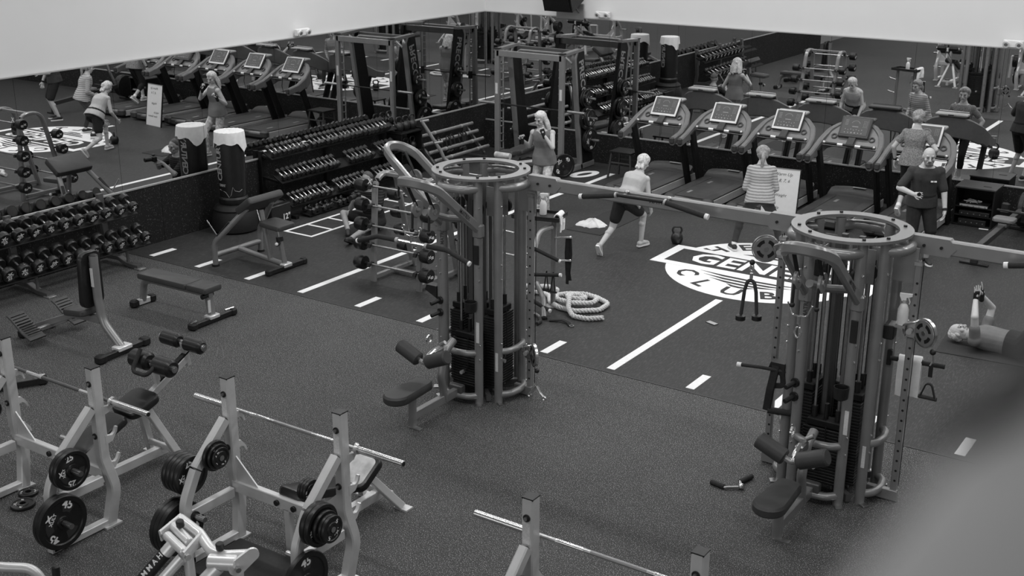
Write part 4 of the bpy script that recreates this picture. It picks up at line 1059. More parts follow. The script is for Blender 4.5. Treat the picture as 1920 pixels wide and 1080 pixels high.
def olympic_bar(label, c, shaft='steel'):
    t = thing('olympic_barbell', label, 'barbell', c, 0, 'empty barbells on the bench press racks')
    G().cyl((-0.66, 0, 0), (0.66, 0, 0), 0.0145, seg=12).obj('shaft', shaft, t)
    G().cyl((-0.20, 0, 0), (0.20, 0, 0), 0.0155, seg=12).obj('knurled_centre', 'tower' if shaft == 'steel' else 'towerd', t)
    for s in (-1, 1):
        G().cyl((s * 0.25, 0, 0), (s * 0.46, 0, 0), 0.0165, seg=12).obj('knurled_grip', 'chrome', t)
        v = G().cyl((s * 0.66, 0, 0), (s * 1.10, 0, 0), 0.026, seg=16, ch=0.004).obj('sleeve', 'chrome', t)
        G().cyl((s * 0.645, 0, 0), (s * 0.675, 0, 0), 0.038, seg=16).obj('sleeve_collar', 'chrome', v)
        G().cyl((s * 1.10, 0, 0), (s * 1.103, 0, 0), 0.017, seg=12).obj('end_cap', 'black', v)
    return t
olympic_bar('dark-centred empty barbell on the rack at the left edge', RA + V((0, 0.10, 1.10)), 'towerd')
olympic_bar('bright empty barbell on the rack in the middle foreground', RB_ + V((0, 0.10, 1.10)))
olympic_bar('bright empty barbell on the rack at the bottom edge', RC + V((0, 0.10, 1.10)))
def pegstack(rc, s, y, z, lbs, x0, words, tw, out=1):
    x = x0
    for i, lb in enumerate(lbs):
        th = {45: 0.042, 35: 0.04, 25: 0.042, 10: 0.032, 5: 0.028, 2.5: 0.024}[lb]
        x += th / 2
        pos = ['innermost', 'second', 'third', 'fourth', 'fifth'][i] if i < len(lbs) - 1 else 'outermost'
        if len(lbs) == 1: pos = 'single'
        weight_plate_thing(f'{pos} black {lb} pound plate on the {words}', rc + V((s * HW + out * s * x, y, z - (0.0))), out * s if not (out * s < 0 and s < 0) else -1, lb, group=None, tw=tw + 0.25 * i)
        x += th / 2 + 0.003
pegstack(RA, 1, -0.38, 0.70, [25, 25], 0.05, 'upper right peg of the left rack', 0.9)
pegstack(RA, 1, -0.52, 0.30, [45, 45], 0.05, 'lower right peg of the left rack', 0.35)
pegstack(RA, -1, -0.25, 0.86, [2.5, 2.5], 0.055, 'inner left peg of the left rack', 0.4, -1)
def facing_right(rc, xs, y, z, lbs, words, tw):
    """plates left of the upright still show their faces to the right"""
    x = xs
    for i, lb in enumerate(lbs):
        th = {45: 0.042, 35: 0.04, 25: 0.042, 10: 0.032, 5: 0.028, 2.5: 0.024}[lb]
        pos = ['leftmost', 'second-left', 'third-left', 'fourth-left'][i] if i < len(lbs) - 1 else 'rightmost'
        weight_plate_thing(f'{pos} black {lb} pound plate on the {words}', rc + V((x + th / 2, y, z)), 1, lb, tw=tw + 0.3 * i)
        x += th + 0.003
facing_right(RB_, -HW - 0.235, -0.38, 0.70, [25, 25, 25, 25], 'upper left peg of the middle rack', 0.3)
facing_right(RB_, -HW - 0.19, -0.52, 0.30, [45, 45, 45], 'lower left peg of the middle rack', 1.9)
facing_right(RB_, -HW + 0.058, -0.25, 0.86, [10, 5, 2.5], 'inner left peg of the middle rack', 1.2)
pegstack(RB_, 1, -0.38, 0.70, [25, 25, 10, 5, 5], 0.05, 'upper right peg of the middle rack', 2.6)
pegstack(RB_, 1, -0.52, 0.30, [45], 0.05, 'lower right peg of the middle rack', 1.0)
facing_right(RB_, HW - 0.155, -0.25, 0.86, [2.5, 2.5, 2.5], 'inner right peg of the middle rack', 2.2)
facing_right(RC, -HW - 0.15, -0.38, 0.70, [45, 45], 'upper left peg of the bottom rack', 0.9)
facing_right(RC, -HW + 0.058, -0.25, 0.86, [10, 5], 'inner left peg of the bottom rack', 1.2)
weight_plate_thing('black 2.5 pound plate lying flat on the floor under the left rack', (5.27, -14.46, 0.014), 1, 2.5, rot=(0, 0, 0.6))
weight_plate_thing('black 5 pound plate lying on the floor beside the smaller plate', (5.42, -14.62, 0.016), 1, 5, rot=(0, 0, 2.0))

t = thing('floor_trolley_foot', 'black capped bench foot poking out behind the left rack', 'bench foot', (3.14, -13.05, 0.0), 1.1)
G().bar([(-0.34, 0, 0.05), (0.2, 0, 0.05)], 0.07, 0.065).obj('foot_bar', 'black', t)
G().box((0.22, 0, 0.05), (0.1, 0.1, 0.1), ch=0.02).obj('foot_cap', 'rubberb', t)
G().tube([(0.19, -0.03, 0.102), (0.25, 0.0, 0.106), (0.19, 0.03, 0.102)], 0.006, 6).obj('cap_mark', 'print', t)

# top of a pale plate-loaded machine, bottom left
t = thing('plate_loaded_press', 'pale silver tube machine rising into the bottom left corner', 'exercise machine', (8.6, -15.55, 0))
o8 = V((8.6, -15.55, 0))
def q8(x, y, z): return V((x, y, z)) - o8
G().tube([q8(8.31, -15.29, 1.10), q8(8.56, -15.35, 1.10), q8(8.74, -15.42, 1.07), q8(8.84, -15.43, 1.07), q8(9.0, -15.32, 1.08)], 0.036, 14, bend=0.16).obj('main_tube', 'silver', t)
for a, b in (((8.30, -15.36, 1.09), (8.58, -15.45, 1.09)), ((8.36, -15.45, 1.07), (8.62, -15.53, 1.07))):
    G().cyl(q8(*a), q8(*b), 0.032, seg=14, ch=0.006).obj('pivot_shaft', 'silver', t)
for a, b in (((8.31, -15.28, 1.10), (8.33, -15.48, 1.07)), ((8.60, -15.37, 1.10), (8.645, -15.56, 1.06))):
    e = G().bar([q8(*a), q8(*b)], 0.018, 0.085).obj('end_plate', 'silver', t)
    G().cyl(q8(*b) + V((0, 0.02, 0.0)), q8(*b) + V((0.03, 0.01, 0)), 0.02, seg=10).obj('bolt', 'steel', e)
a1 = G().tube([q8(8.46, -15.46, 1.07), q8(8.20, -15.80, 0.62), q8(8.16, -15.86, 0.2)], 0.042, 14, bend=0.1).obj('press_arm', 'silver', t)
G().cyl(q8(8.415, -15.52, 0.99), q8(8.29, -15.685, 0.775), 0.0435, seg=14).obj('arm_decal', 'black', a1)
g = G()
for k, c in enumerate('HAMMER'):
    p = V(q8(8.405, -15.533, 0.975)).lerp(V(q8(8.30, -15.672, 0.79)), k / 5)
    ax = (V(q8(8.29, -15.685, 0.775)) - V(q8(8.415, -15.52, 0.99))).normalized()
    nz = V((0.45, -0.5, 0.74)); nz = (nz - ax * nz.dot(ax)).normalized()
    g.text(c, 0.05, frame(p + nz * 0.0437, x=-ax, z=nz), 0.0006)
g.obj('lettering', 'print', a1, smooth=0)
G().tube([q8(8.58, -15.52, 1.02), q8(8.34, -15.78, 0.64), q8(8.30, -15.82, 0.2)], 0.034, 14, bend=0.1).obj('second_arm', 'silver', t)
G().tube([q8(8.56, -15.46, 1.05), q8(8.58, -15.44, 0.0)], 0.034, 12).obj('frame_leg', 'silver', t)
G().cyl(q8(8.80, -15.50, 1.05), q8(8.96, -15.41, 1.05), 0.052, seg=16, ch=0.008).obj('pivot_hub', 'silver', t)
g = G().prism([(0.055 * math.cos(a), 0.055 * math.sin(a)) for a in [PI / 2 + PI * k / 8 for k in range(9)]] + [(0.12 + 0.045 * math.cos(a), 0.02 + 0.045 * math.sin(a)) for a in [-PI / 2 + PI * k / 8 for k in range(9)]], 0.02, frame(q8(8.965, -15.42, 1.03), x=(0.15, 0.9, 0.4), z=(0.85, -0.5, 0)))
tp = g.obj('teardrop_plate', 'silver', t)
G().cyl(q8(8.975, -15.425, 1.03), q8(9.01, -15.445, 1.03), 0.018, seg=10).obj('bolt', 'steel', tp)
G().tube([q8(8.86, -15.48, 1.02), q8(8.62, -15.78, 0.66), q8(8.58, -15.82, 0.1)], 0.046, 14, bend=0.1).obj('lower_arm', 'silver', t)
G().tube([q8(8.93, -15.36, 1.03), q8(8.90, -15.38, 0.0)], 0.024, 12).obj('rear_leg', 'silver', t)
for p in ((8.43, -15.39, 1.13), (8.83, -15.42, 1.11)):
    G().cyl(q8(*p), q8(p[0] + 0.005, p[1] - 0.01, p[2] + 0.05), 0.027, seg=14, ch=0.006).obj('rubber_bumper', 'black', t)
G().bar([q8(8.1, -15.85, 0.05), q8(9.0, -15.8, 0.05)], 0.07, 0.09).obj('base_rail', 'silver', t)
t = thing('seat_frame_tube', 'bent pale tube at the very bottom left corner', 'exercise machine', (7.1, -15.9, 0))
G().tube([(-0.4, -0.15, 0.6), (0.0, 0.05, 0.6), (0.14, 0.17, 0.58), (0.22, 0.22, 0.40), (0.24, 0.24, 0.0)], 0.035, 12, bend=0.12).obj('bent_tube', 'rack', t)
G().tube([(-0.4, -0.15, 0.6), (-0.42, -0.15, 0.0)], 0.035, 12).obj('rear_leg', 'rack', t)
G().cyl((0.36, 0.18, 0.0), (0.30, 0.24, 0.62), 0.028, seg=12, ch=0.01).obj('dark_lever', 'black', t)

# ------------------------------------------------------------------ treadmills
def treadmill(label, x, dark=False, first=[]):
    if first and not dark:
        return dup(first[0], (x, -1.25, 0), None, label)
    t = thing('treadmill', label, 'treadmill', (x, -1.25, 0), 0, 'treadmills facing the right mirror')
    G().box((0, 0, 0.10), (0.80, 1.86, 0.14), ch=0.03).obj('deck_base', 'tmd', t)
    G().box((0, -0.14, 0.182), (0.52, 1.50, 0.02)).obj('running_belt', 'belt', t)
    for k in (-0.55, 0.25): G().box((-0.15, k, 0.1925), (0.05, 0.17, 0.002), TR(0, 0, 0)).obj('belt_mark', 'grey_print', t)
    for s in (-1, 1):
        G().box((s * 0.345, -0.14, 0.187), (0.16, 1.52, 0.024), ch=0.006).obj('foot_rail', 'tmd', t)
        G().box((s * 0.432, 0.0, 0.11), (0.016, 1.74, 0.13), ch=0.005).obj('side_skirt', 'tml', t)
        G().box((s * 0.345, -0.90, 0.125), (0.19, 0.14, 0.17), ch=0.04).obj('rear_cap', 'tmd', t)
        G().bar([(s * 0.455, 0.52, 0.02), (s * 0.47, 0.10, 1.06)], 0.07, 0.16, up=(0, 1, 0.4), ch=0.018).obj('upright', 'blackm', t)
    G().cyl((-0.26, -0.90, 0.13), (0.26, -0.88, 0.12), 0.045, seg=14).obj('rear_roller', 'tm', t)
    rings = []
    for y, z, w in ((0.56, 0.19, 0.84), (0.58, 0.215, 0.85), (0.74, 0.285, 0.84), (0.86, 0.30, 0.76), (0.94, 0.24, 0.66), (0.95, 0.05, 0.64)):
        rings.append([(w / 2 * q, y + (0.06 * (1 - q * q) if y < 0.8 else -0.05 * q * q), z + 0.02 * (1 - q * q) if z > 0.1 else z) for q in (-1, -.8, -.4, 0, .4, .8, 1)] + [(w / 2 * q, y, 0.03) for q in (1, -1)])
    h = G().loft(rings).obj('motor_hood', 'tmd', t)
    G().box((0.04, 0.80, 0.318), (0.22, 0.05, 0.004), TR(0, 0, 0)).obj('hood_label', 'tml', h)
    # horseshoe handrail shell around the console
    P = [(-0.50, -0.30, 1.00), (-0.515, -0.02, 1.06), (-0.50, 0.22, 1.17), (-0.43, 0.42, 1.30), (-0.28, 0.54, 1.40), (0.0, 0.58, 1.43)]
    P = P + [(-x_, y_, z_) for x_, y_, z_ in reversed(P[:-1])]
    H = [0.14, 0.19, 0.26, 0.33, 0.35, 0.35]; H = H + H[-2::-1]
    pts = rounded(P, 0.22, 3)
    rings = []; N = len(pts)
    def hh(i): f = i / (N - 1) * (len(H) - 1); k = min(int(f), len(H) - 2); return H[k] + (H[k + 1] - H[k]) * (f - k)
    for i, p in enumerate(pts):
        a = pts[max(0, i - 1)]; b = pts[min(N - 1, i + 1)]
        tt = (b - a); tt.z = 0; tt.normalize()
        n_ = V((tt.y, -tt.x, 0))
        hgt = hh(i); lean = 0.25
        c1, c2 = p + V((0, 0, hgt * 0.12)) , p - V((0, 0, hgt * 0.88)) + n_ * hgt * lean * 0.0
        w = 0.045
        rings.append([c1 + n_ * w * 0.6, c1 + n_ * w + V((0, 0, -0.02)), c2 + n_ * w + V((0, 0, 0.02)), c2 + n_ * w * 0.5, c2 - n_ * w * 0.5, c2 - n_ * w + V((0, 0, 0.02)), c1 - n_ * w + V((0, 0, -0.02)), c1 - n_ * w * 0.6])
    sh = G().loft(rings).obj('handrail_shell', 'tm', t)
    for s in (-1, 1):
        e = G().box((s * 0.50, -0.31, 0.965), (0.085, 0.07, 0.11), ch=0.02).obj('handrail_end', 'tmd', t)
        G().box((s * 0.532, -0.20, 0.985), (0.004, 0.11, 0.035)).obj('handrail_badge', 'tml', e)
    bk = G().loft([[(-w_ / 2, y_, z_), (w_ / 2, y_, z_), (w_ / 2, y_ + 0.03, z_ - 0.02), (-w_ / 2, y_ + 0.03, z_ - 0.02)] for w_, y_, z_ in ((0.92, 0.20, 1.10), (0.88, 0.36, 1.25), (0.60, 0.50, 1.40))]).obj('dash', 'tm', t)
    for s in (-1, 1):
        G().ringdisc(0.03, 0.05, -0.02, 0.02, TR(s * 0.31, 0.34, 1.23, 0.8), 16).obj('cup_holder', 'tmd', bk)
    T = TR(0, 0.40, 1.40, rx=PI / 2 - 0.62)
    c = G().box((0, 0, -0.03), (0.50, 0.37, 0.055), T, ch=0.015).obj('console', 'tmd', t)
    fr = G().box((0, 0, 0.0), (0.49, 0.36, 0.016), T, ch=0.006).obj('console_bezel', 'tmd' if dark else 'silver', c)
    G().box((0, 0.01, 0.009), (0.43, 0.30, 0.006), T).obj('console_face', 'screen', c)
    g = G()
    for i in range(9):
        a = PI * (0.1 + 0.8 * i / 8)
        g.box((0.065 * math.cos(a), 0.055 + 0.055 * math.sin(a), 0.0125), (0.012, 0.008, 0.001), T)
    for i in range(5):
        for j in range(3): g.box((0.13 + 0.025 * j, 0.11 - 0.026 * i, 0.0125), (0.009, 0.009, 0.001), T)
    for i in range(4):
        g.box((-0.15, 0.11 - 0.026 * i, 0.0125), (0.05, 0.006, 0.001), T)
    for i in range(7): g.box((-0.15 + 0.045 * i, -0.045 - 0.012 * (i % 2), 0.0125), (0.014, 0.012, 0.001), T)
    for i in range(6): g.cyl((-0.15 + 0.055 * i, -0.105, 0.012), (-0.15 + 0.055 * i, -0.105, 0.013), 0.013 if i in (2, 3) else 0.009, seg=8, m=T)
    g.box((0, 0.005, 0.0125), (0.10, 0.012, 0.001), T)
    g.obj('console_marks', 'grey_print', c)['kind'] = 'stuff'
    b = G().cyl((-0.40, 0.16, 1.14), (0.40, 0.16, 1.14), 0.022, seg=12).obj('heart_rate_bar', 'black', t)
    for s in (-1, 1):
        G().cyl((s * 0.10, 0.16, 1.14), (s * 0.19, 0.16, 1.14), 0.0235, seg=12).obj('sensor_grip', 'silver', b)
        G().sph((s * 0.41, 0.16, 1.15), 0.032).obj('bar_knuckle', 'steel', b)
    G().bar([(0, 0.17, 1.15), (0, 0.30, 1.24)], 0.12, 0.03).obj('bar_stalk', 'tmd', b)
    bk2 = G().box((0, 0.60, 1.505), (0.52, 0.20, 0.05), TR(0, 0, 0), ch=0.016).obj('magazine_ledge', 'tmd' if dark else 'tml', t)
    G().box((0.0, 0.702, 1.505), (0.09, 0.004, 0.02)).obj('maker_badge', 'tmd', bk2)
    ck = G().tube([(0.05, 0.13, 1.13), (0.06, 0.10, 0.98), (0.03, 0.11, 0.82), (0.08, 0.11, 0.98), (0.07, 0.13, 1.12)], 0.005, 6).obj('safety_cord', 'black', t)
    first.append(t) if not dark else None
    return t
treadmill('grey treadmill with a pale console, first from the corner', 4.50)
treadmill('grey treadmill with a pale console, second from the corner', 5.65)
treadmill('grey treadmill with a pale console, third from the corner', 6.78)
treadmill('grey treadmill with the dark console, fourth from the corner', 7.92, True)
treadmill('grey treadmill with a woman walking on it, fifth from the corner', 9.05)

# whiteboard leaning on the third treadmill
t = thing('whiteboard', 'white board with handwriting leaning against the third treadmill', 'whiteboard', (7.32, -2.42, 0), 0.12)
T = TR(rx=-0.16)
G().box((0, 0, 0.46), (0.56, 0.02, 0.90), T).obj('panel', 'board', t)
for s in (-1, 1): G().box((s * 0.285, 0, 0.46), (0.014, 0.03, 0.93), T).obj('side_frame', 'black', t)
for z in (0.003, 0.917): G().box((0, 0, z), (0.58, 0.03, 0.014), T).obj('end_frame', 'tower', t)
random.seed(3)
for k, (w, z, sz, x) in enumerate((('Warm Up', 0.83, 0.07, 0.02), ('8, 7, 6', 0.73, 0.07, 0.04), ('Weight', 0.50, 0.065, 0.0), ('Wall Sit', 0.30, 0.06, -0.1), ('Squat Squeeze', 0.22, 0.06, 0.03))):
    G().text(w, sz, T @ TR(x, -0.0115, z, PI / 2, rz=0.0), 0.0005, bold=False, shear=0.35).obj('handwriting', 'marker', t, smooth=0)

# ------------------------------------------------------------------ smith machine in the corner
t = thing('smith_machine', 'large smith machine with black slanted side panels in the corner', 'exercise machine', (1.975, 0, 0))
for s in (-1, 1):
    x = s * 0.705
    G().bar([(x, -1.40, 0.0), (x, -1.40, 2.20)], 0.10, 0.075, up=(0, 1, 0)).obj('front_upright', 'rack' if False else 'tower', t)
    G().box((x, -1.44, 1.5), (0.05, 0.004, 0.20)).obj('label_plate', 'label', t)
    G().bar([(x, -1.42, 2.21), (x, -0.72, 2.25)], 0.10, 0.06).obj('top_side_bar', 'tower', t)
    G().box((x, -1.40, 2.235), (0.11, 0.09, 0.02)).obj('end_cap', 'black', t)
    G().bar([(x, -1.42, 0.06), (x, -0.25, 0.06)], 0.09, 0.10).obj('base_side_bar', 'tower', t)
    pol = [(-0.98, 2.08), (-0.94, 2.2), (-0.84, 2.25), (-0.70, 2.22), (-0.28, 0.02), (-0.68, 0.02)]
    p = G().prism([(y, z) for y, z in pol], 0.07, frame((x - 0.035, 0, 0), x=(0, 1, 0), z=(1, 0, 0))).obj('side_panel', 'blackm', t)
    G().bar(rounded([(x, -0.70, 0.02), (x, -1.0, 2.10), (x, -0.93, 2.24), (x, -0.80, 2.265)], 0.1, 4), 0.09, 0.06, up=(0, 1, 0.2)).obj('panel_edge', 'tower', p)
    g = G()
    g.text('PRECOR', 0.22, frame((x + s * 0.037, -0.73, 1.66), x=(0, 0.2, -0.98), z=(s, 0, 0)), 0.001)
    g.obj('lettering', 'grey_print', p, smooth=0)
    for z, yy in ((1.36, -0.70), (0.98, -0.62), (0.55, -0.52)):
        G().cyl((x + s * 0.03, yy, z), (x + s * 0.30, yy, z), 0.023, seg=12).obj('plate_horn', 'steel', t)
    G().cyl((x - s * 0.06, -1.30, 0.05), (x - s * 0.06, -1.30, 2.2), 0.015, seg=8).obj('guide_rod', 'steel', t)
    for k in range(12):
        G().box((x - s * 0.055, -1.36, 0.35 + 0.145 * k), (0.05, 0.07, 0.014)).obj('latch_peg', 'steel', t)
G().bar([(-0.705, -1.40, 2.15), (0.705, -1.40, 2.15)], 0.075, 0.11).obj('front_top_bar', 'tower', t)
G().bar([(-0.705, -0.78, 2.17), (0.705, -0.78, 2.17)], 0.06, 0.12).obj('rear_top_bar', 'towerd', t)
G().tube([(-0.68, -1.02, 2.02), (-0.45, -1.02, 2.18), (0.45, -1.02, 2.18), (0.68, -1.02, 2.02)], 0.025, 10, bend=0.08).obj('chin_bar', 'tower', t)
G().bar([(-0.70, -0.36, 0.06), (0.70, -0.36, 0.06)], 0.09, 0.10).obj('base_rear_bar', 'tower', t)
b = G().cyl((-0.98, -1.34, 1.20), (0.98, -1.34, 1.20), 0.015, seg=10).obj('guided_bar', 'black', t)
for s in (-1, 1):
    G().cyl((s * 0.80, -1.34, 1.20), (s * 1.16, -1.34, 1.20), 0.026, seg=12).obj('bar_sleeve', 'steel', b)
    G().box((s * 0.655, -1.30, 1.20), (0.05, 0.08, 0.16)).obj('bar_carriage', 'black', b)
def smith_plates():
    k = 0
    sets = ((1, 1.36, -0.70, [25, 25, 10], 'highest'), (1, 0.98, -0.62, [45, 25, 25], 'middle'), (1, 0.55, -0.52, [45, 45], 'lowest'),
            (-1, 1.36, -0.70, [10, 10], 'highest'), (-1, 0.98, -0.62, [25, 25], 'middle'), (-1, 0.55, -0.52, [45, 45], 'lowest'))
    for s, z, y, lbs, nm in sets:
        x = 0.05
        for i, lb in enumerate(lbs):
            th = {45: 0.042, 25: 0.042, 10: 0.032}[lb]
            pos = ['inner', 'second', 'outer'][i] if len(lbs) > 2 else ['inner', 'outer'][i]
            weight_plate_thing(f'{pos} black {lb} pound plate on the {nm} {"right" if s > 0 else "left"} horn of the smith machine', (1.975 + s * (0.705 + x + th / 2), y, z), s, lb, tw=0.8 * i + z)
            x += th + 0.003
smith_plates()
weight_plate_thing('large black plate leaning on the smith machine\'s right upright', (2.80, -1.50, 0.225), 1, 45, tw=0.4, yaw=-0.55)
# incline bench inside the smith machine
t = thing('incline_bench', 'dark padded bench standing inside the smith machine', 'bench', (1.93, -1.45, 0))
padobj('back_pad', 'vinyl', t, TR(0, 0.12, 0.42, rx=0.05), 0.30, 0.9, 0.08, 0.04)
padobj('seat_pad', 'vinyl', t, TR(0, -0.52, 0.42, rx=-0.10), 0.30, 0.32, 0.08, 0.05)
G().bar([(0, -0.72, 0.34), (0, 0.5, 0.34)], 0.06, 0.07).obj('spine', 'tower', t)
for y in (-0.6, 0.45):
    G().bar([(0, y, 0.32), (0, y, 0.05)], 0.06, 0.06, up=(0, 1, 0)).obj('leg', 'tower', t)
    G().bar([(-0.24, y, 0.04), (0.24, y, 0.04)], 0.06, 0.06).obj('foot', 'tower', t)
G().cyl((-0.16, -0.74, 0.44), (0.16, -0.74, 0.44), 0.055, seg=14).obj('knee_roll', 'worn', t)
G().bar([(0.2, -0.55, 0.30), (0.5, -0.35, 0.34)], 0.16, 0.02).obj('side_plate', 'rack', t)
# step stool
t = thing('step_stool', 'dark metal step stool standing by the first treadmill', 'stool', (3.72, -0.85, 0), 0.0)
G().box((0, 0, 0.50), (0.46, 0.40, 0.03), ch=0.006).obj('top', 'blackm', t)
for sx in (-1, 1):
    for sy in (-1, 1):
        G().bar([(sx * 0.19, sy * 0.16, 0.49), (sx * 0.24, sy * 0.20, 0.0)], 0.035, 0.035, up=(1, 0, 0)).obj('leg', 'tmd', t)
for sy in (-1, 1): G().bar([(-0.2, sy * 0.175, 0.30), (0.2, sy * 0.175, 0.30)], 0.02, 0.03).obj('rung', 'tmd', t)

# ------------------------------------------------------------------ loose things on the turf and on the machines
def spray_bottle(label, loc, rz):
    t = thing('spray_bottle', label, 'spray bottle', loc, rz)
    G().lathe([(0.0, 0), (0.042, 0.0), (0.045, 0.01), (0.045, 0.13), (0.03, 0.17), (0.014, 0.185), (0.014, 0.205), (0.0, 0.205)], seg=18).obj('bottle', 'bottle', t)
    h = G().prism([(-0.02, 0), (0.012, 0), (0.016, 0.03), (0.06, 0.045), (0.06, 0.065), (-0.04, 0.065), (-0.04, 0.045)], 0.024, TR(0, 0.012, 0.205, PI / 2)).obj('spray_head', 'print', t)
    G().bar([(0.03, 0, 0.24), (0.045, 0, 0.20), (0.04, 0, 0.18)], 0.016, 0.007, up=(1, 0, 0)).obj('trigger', 'print', h)
    G().cyl((0, 0, 0.19), (0, 0, 0.215), 0.018, seg=12).obj('collar', 'tml', t)
def hung_towel(label, loc, rz, w, drop1, drop2, gap=0.03):
    """towel folded over a bar along local x"""
    th = 0.012; prof = []
    path = [(-gap, -drop1), (-gap - 0.004, -drop1 * 0.5), (-gap * 0.9, 0.0), (0, gap * 0.9), (gap * 0.9, 0.0), (gap + 0.006, -drop2 * 0.5), (gap, -drop2)]
    path = [V((0, y, z)) for y, z in path]
    pr = rounded(path, 0.03, 4); N = len(pr)
    rings = []
    m_ = 9
    for i, p in enumerate(pr):
        a, b = pr[max(0, i - 1)], pr[min(N - 1, i + 1)]
        d = (b - a).normalized(); nn = V((0, -d.z, d.y))
        top, bot = [], []
        for k in range(m_):
            u = k / (m_ - 1) - 0.5
            wav = 0.008 * math.sin(9 * u + i * 0.4) * (abs(p.z) / max(drop1, drop2))
            q = p + V((u * w * (1 + 0.03 * math.sin(i)), wav, 0.006 * math.sin(5 * u)))
            top.append(q + nn * th / 2); bot.append(q - nn * th / 2)
        rings.append(top + bot[::-1])
    return tag(G().loft(rings).obj('towel', 'towel', None, loc, (0, 0, rz), 60), label, 'towel')

# accessory rack beside the centre tower
AR = V((6.26, -7.66, 0))
t = thing('accessory_rack', 'tube rack with a top tray holding cable handles behind the centre tower', 'rack', AR, 0.25)
G().lathe([(0.0, 0), (0.10, 0), (0.10, 0.012), (0.05, 0.02), (0.0, 0.02)], TR(0.17, 0, 0)).obj('base_flange', 'tower', t)
G().tube([(0.17, 0, 0.01), (0.17, 0, 1.16)], 0.034, 12).obj('post', 'tower', t)
G().tube([(-0.25, 0.02, 0.01), (-0.25, 0.02, 1.16)], 0.034, 12).obj('post', 'tower', t)
G().tube([(-0.02, -0.28, 0.02), (-0.02, -0.26, 0.72), (0.02, -0.12, 1.02), (0.16, -0.02, 1.06)], 0.032, 12, bend=0.22).obj('curved_leg', 'rack', t)
G().tube([(0.22, -0.52, 0.03), (0.14, -0.30, 0.20), (-0.05, 0.0, 0.28)], 0.034, 12, bend=0.2).obj('base_arm', 'tower', t)
tr = G().box((-0.02, 0, 1.17), (0.62, 0.36, 0.02), ch=0.005).obj('tray', 'black', t)
for y in (-0.17, 0.17): G().bar([(-0.33, y, 1.19), (0.29, y, 1.19)], 0.015, 0.05).obj('tray_lip', 'black', tr)
for x in (-0.33, 0.28): G().bar([(x, -0.17, 1.19), (x, 0.17, 1.19)], 0.015, 0.05).obj('tray_lip', 'black', tr)
for x, y, z in ((0.20, -0.03, 0.92), (0.20, -0.03, 0.62), (-0.28, -0.02, 0.92), (-0.28, -0.02, 0.62)):
    p = G().cyl((x, y, z), (x + (0.20 if x > 0 else -0.2), y - 0.02, z + 0.03), 0.014, seg=10).obj('storage_peg', 'chrome', t)
    G().sph((x + (0.20 if x > 0 else -0.2), y - 0.02, z + 0.03), 0.02).obj('peg_end', 'chrome', p)
spray_bottle('white spray bottle standing on the accessory rack\'s tray', (6.25, -7.60, 1.182), 0.3)
hung_towel('white towel folded over the accessory rack\'s tray edge', (6.50, -7.62, 1.222), -1.25, 0.24, 0.07, 0.20, 0.04)
t = thing('strap_bundle', 'bundle of black straps hanging from the accessory rack', 'strap', (6.62, -7.60, 0.95))
for k, (x, y) in enumerate(((0, 0), (0.025, 0.01), (-0.02, 0.015))):
    G().bar([(x, y, 0.0), (x * 1.6, y, -0.22), (x * 0.7, y, -0.42 - 0.05 * k), (x * 1.5, y, -0.62 + 0.05 * k)], 0.042, 0.01, up=(0, 1, 0), bend=0.05).obj('strap', 'cloth_b', t)
def grip_bar(label, a, b, bendz=0.0):
    a, b = V(a), V(b); c = (a + b) / 2
    t = thing('cable_grip_bar', label, 'cable bar', (c.x, c.y, min(a.z, b.z)))
    o = V((c.x, c.y, min(a.z, b.z)))
    G().tube([a - o, c - o + V((0, 0, bendz)), b - o], 0.024, 12, bend=0.2).obj('rubber_grip', 'foam', t)
    d = (b - a).normalized()
    G().cyl(b - o - d * 0.005, b - o + d * 0.025, 0.024, seg=12).obj('end_cap', 'print', t)
    return t
grip_bar('black bar with a pale end cap poking from the accessory rack at mid height', (6.36, -8.02, 0.52), (6.72, -7.95, 0.56))
grip_bar('black bar with a pale end cap resting low on the accessory rack', (6.22, -8.0, 0.22), (6.62, -8.02, 0.10))
grip_bar('slanted black bar end beside the hanging straps', (6.25, -7.95, 0.86), (6.60, -7.78, 0.68))
t = thing('stirrup_pair', 'pair of small cable stirrups hanging over the battle rope', 'cable handle', (6.45, -7.74, 0.34))
for s in (-0.05, 0.05):
    G().bar([(s, 0, 0.16), (s + 0.03, 0, -0.1), (s - 0.04, 0, -0.1), (s, 0, 0.16)], 0.01, 0.02, up=(0, 1, 0)).obj('strap', 'cloth_b', t)
    G().cyl((s - 0.05, 0, -0.1), (s + 0.05, 0, -0.1), 0.014, seg=8).obj('grip', 'foam', t)
t = thing('press_handle', 'chrome and black pressdown handle lying on the turf by the rope', 'cable handle', (6.52, -8.10, 0.0), -0.4)
G().tube([(-0.2, 0.02, 0.03), (0, 0, 0.03), (0.07, -0.03, 0.03)], 0.018, 10).obj('shaft', 'chrome', t)
G().tube([(0.06, -0.03, 0.026), (0.16, -0.08, 0.026), (0.21, -0.17, 0.026)], 0.022, 10, bend=0.05).obj('grip', 'foam', t)
G().tube([(0.05, -0.02, 0.026), (0.1, 0.06, 0.026)], 0.02, 10).obj('grip', 'foam', t)
t = thing('ankle_strap', 'black ankle strap lying on the turf beside the rope', 'strap', (6.84, -8.06, 0.0), 0.5)
G().bar([(-0.16, 0.02, 0.012), (0.0, 0.0, 0.03), (0.08, -0.06, 0.02), (0.10, -0.14, 0.012)], 0.05, 0.012, bend=0.06).obj('strap', 'cloth_b', t)
G().ringdisc(0.02, 0.03, 0.0, 0.01, TR(0.12, -0.16, 0.012)).obj('d_ring', 'steel', t)

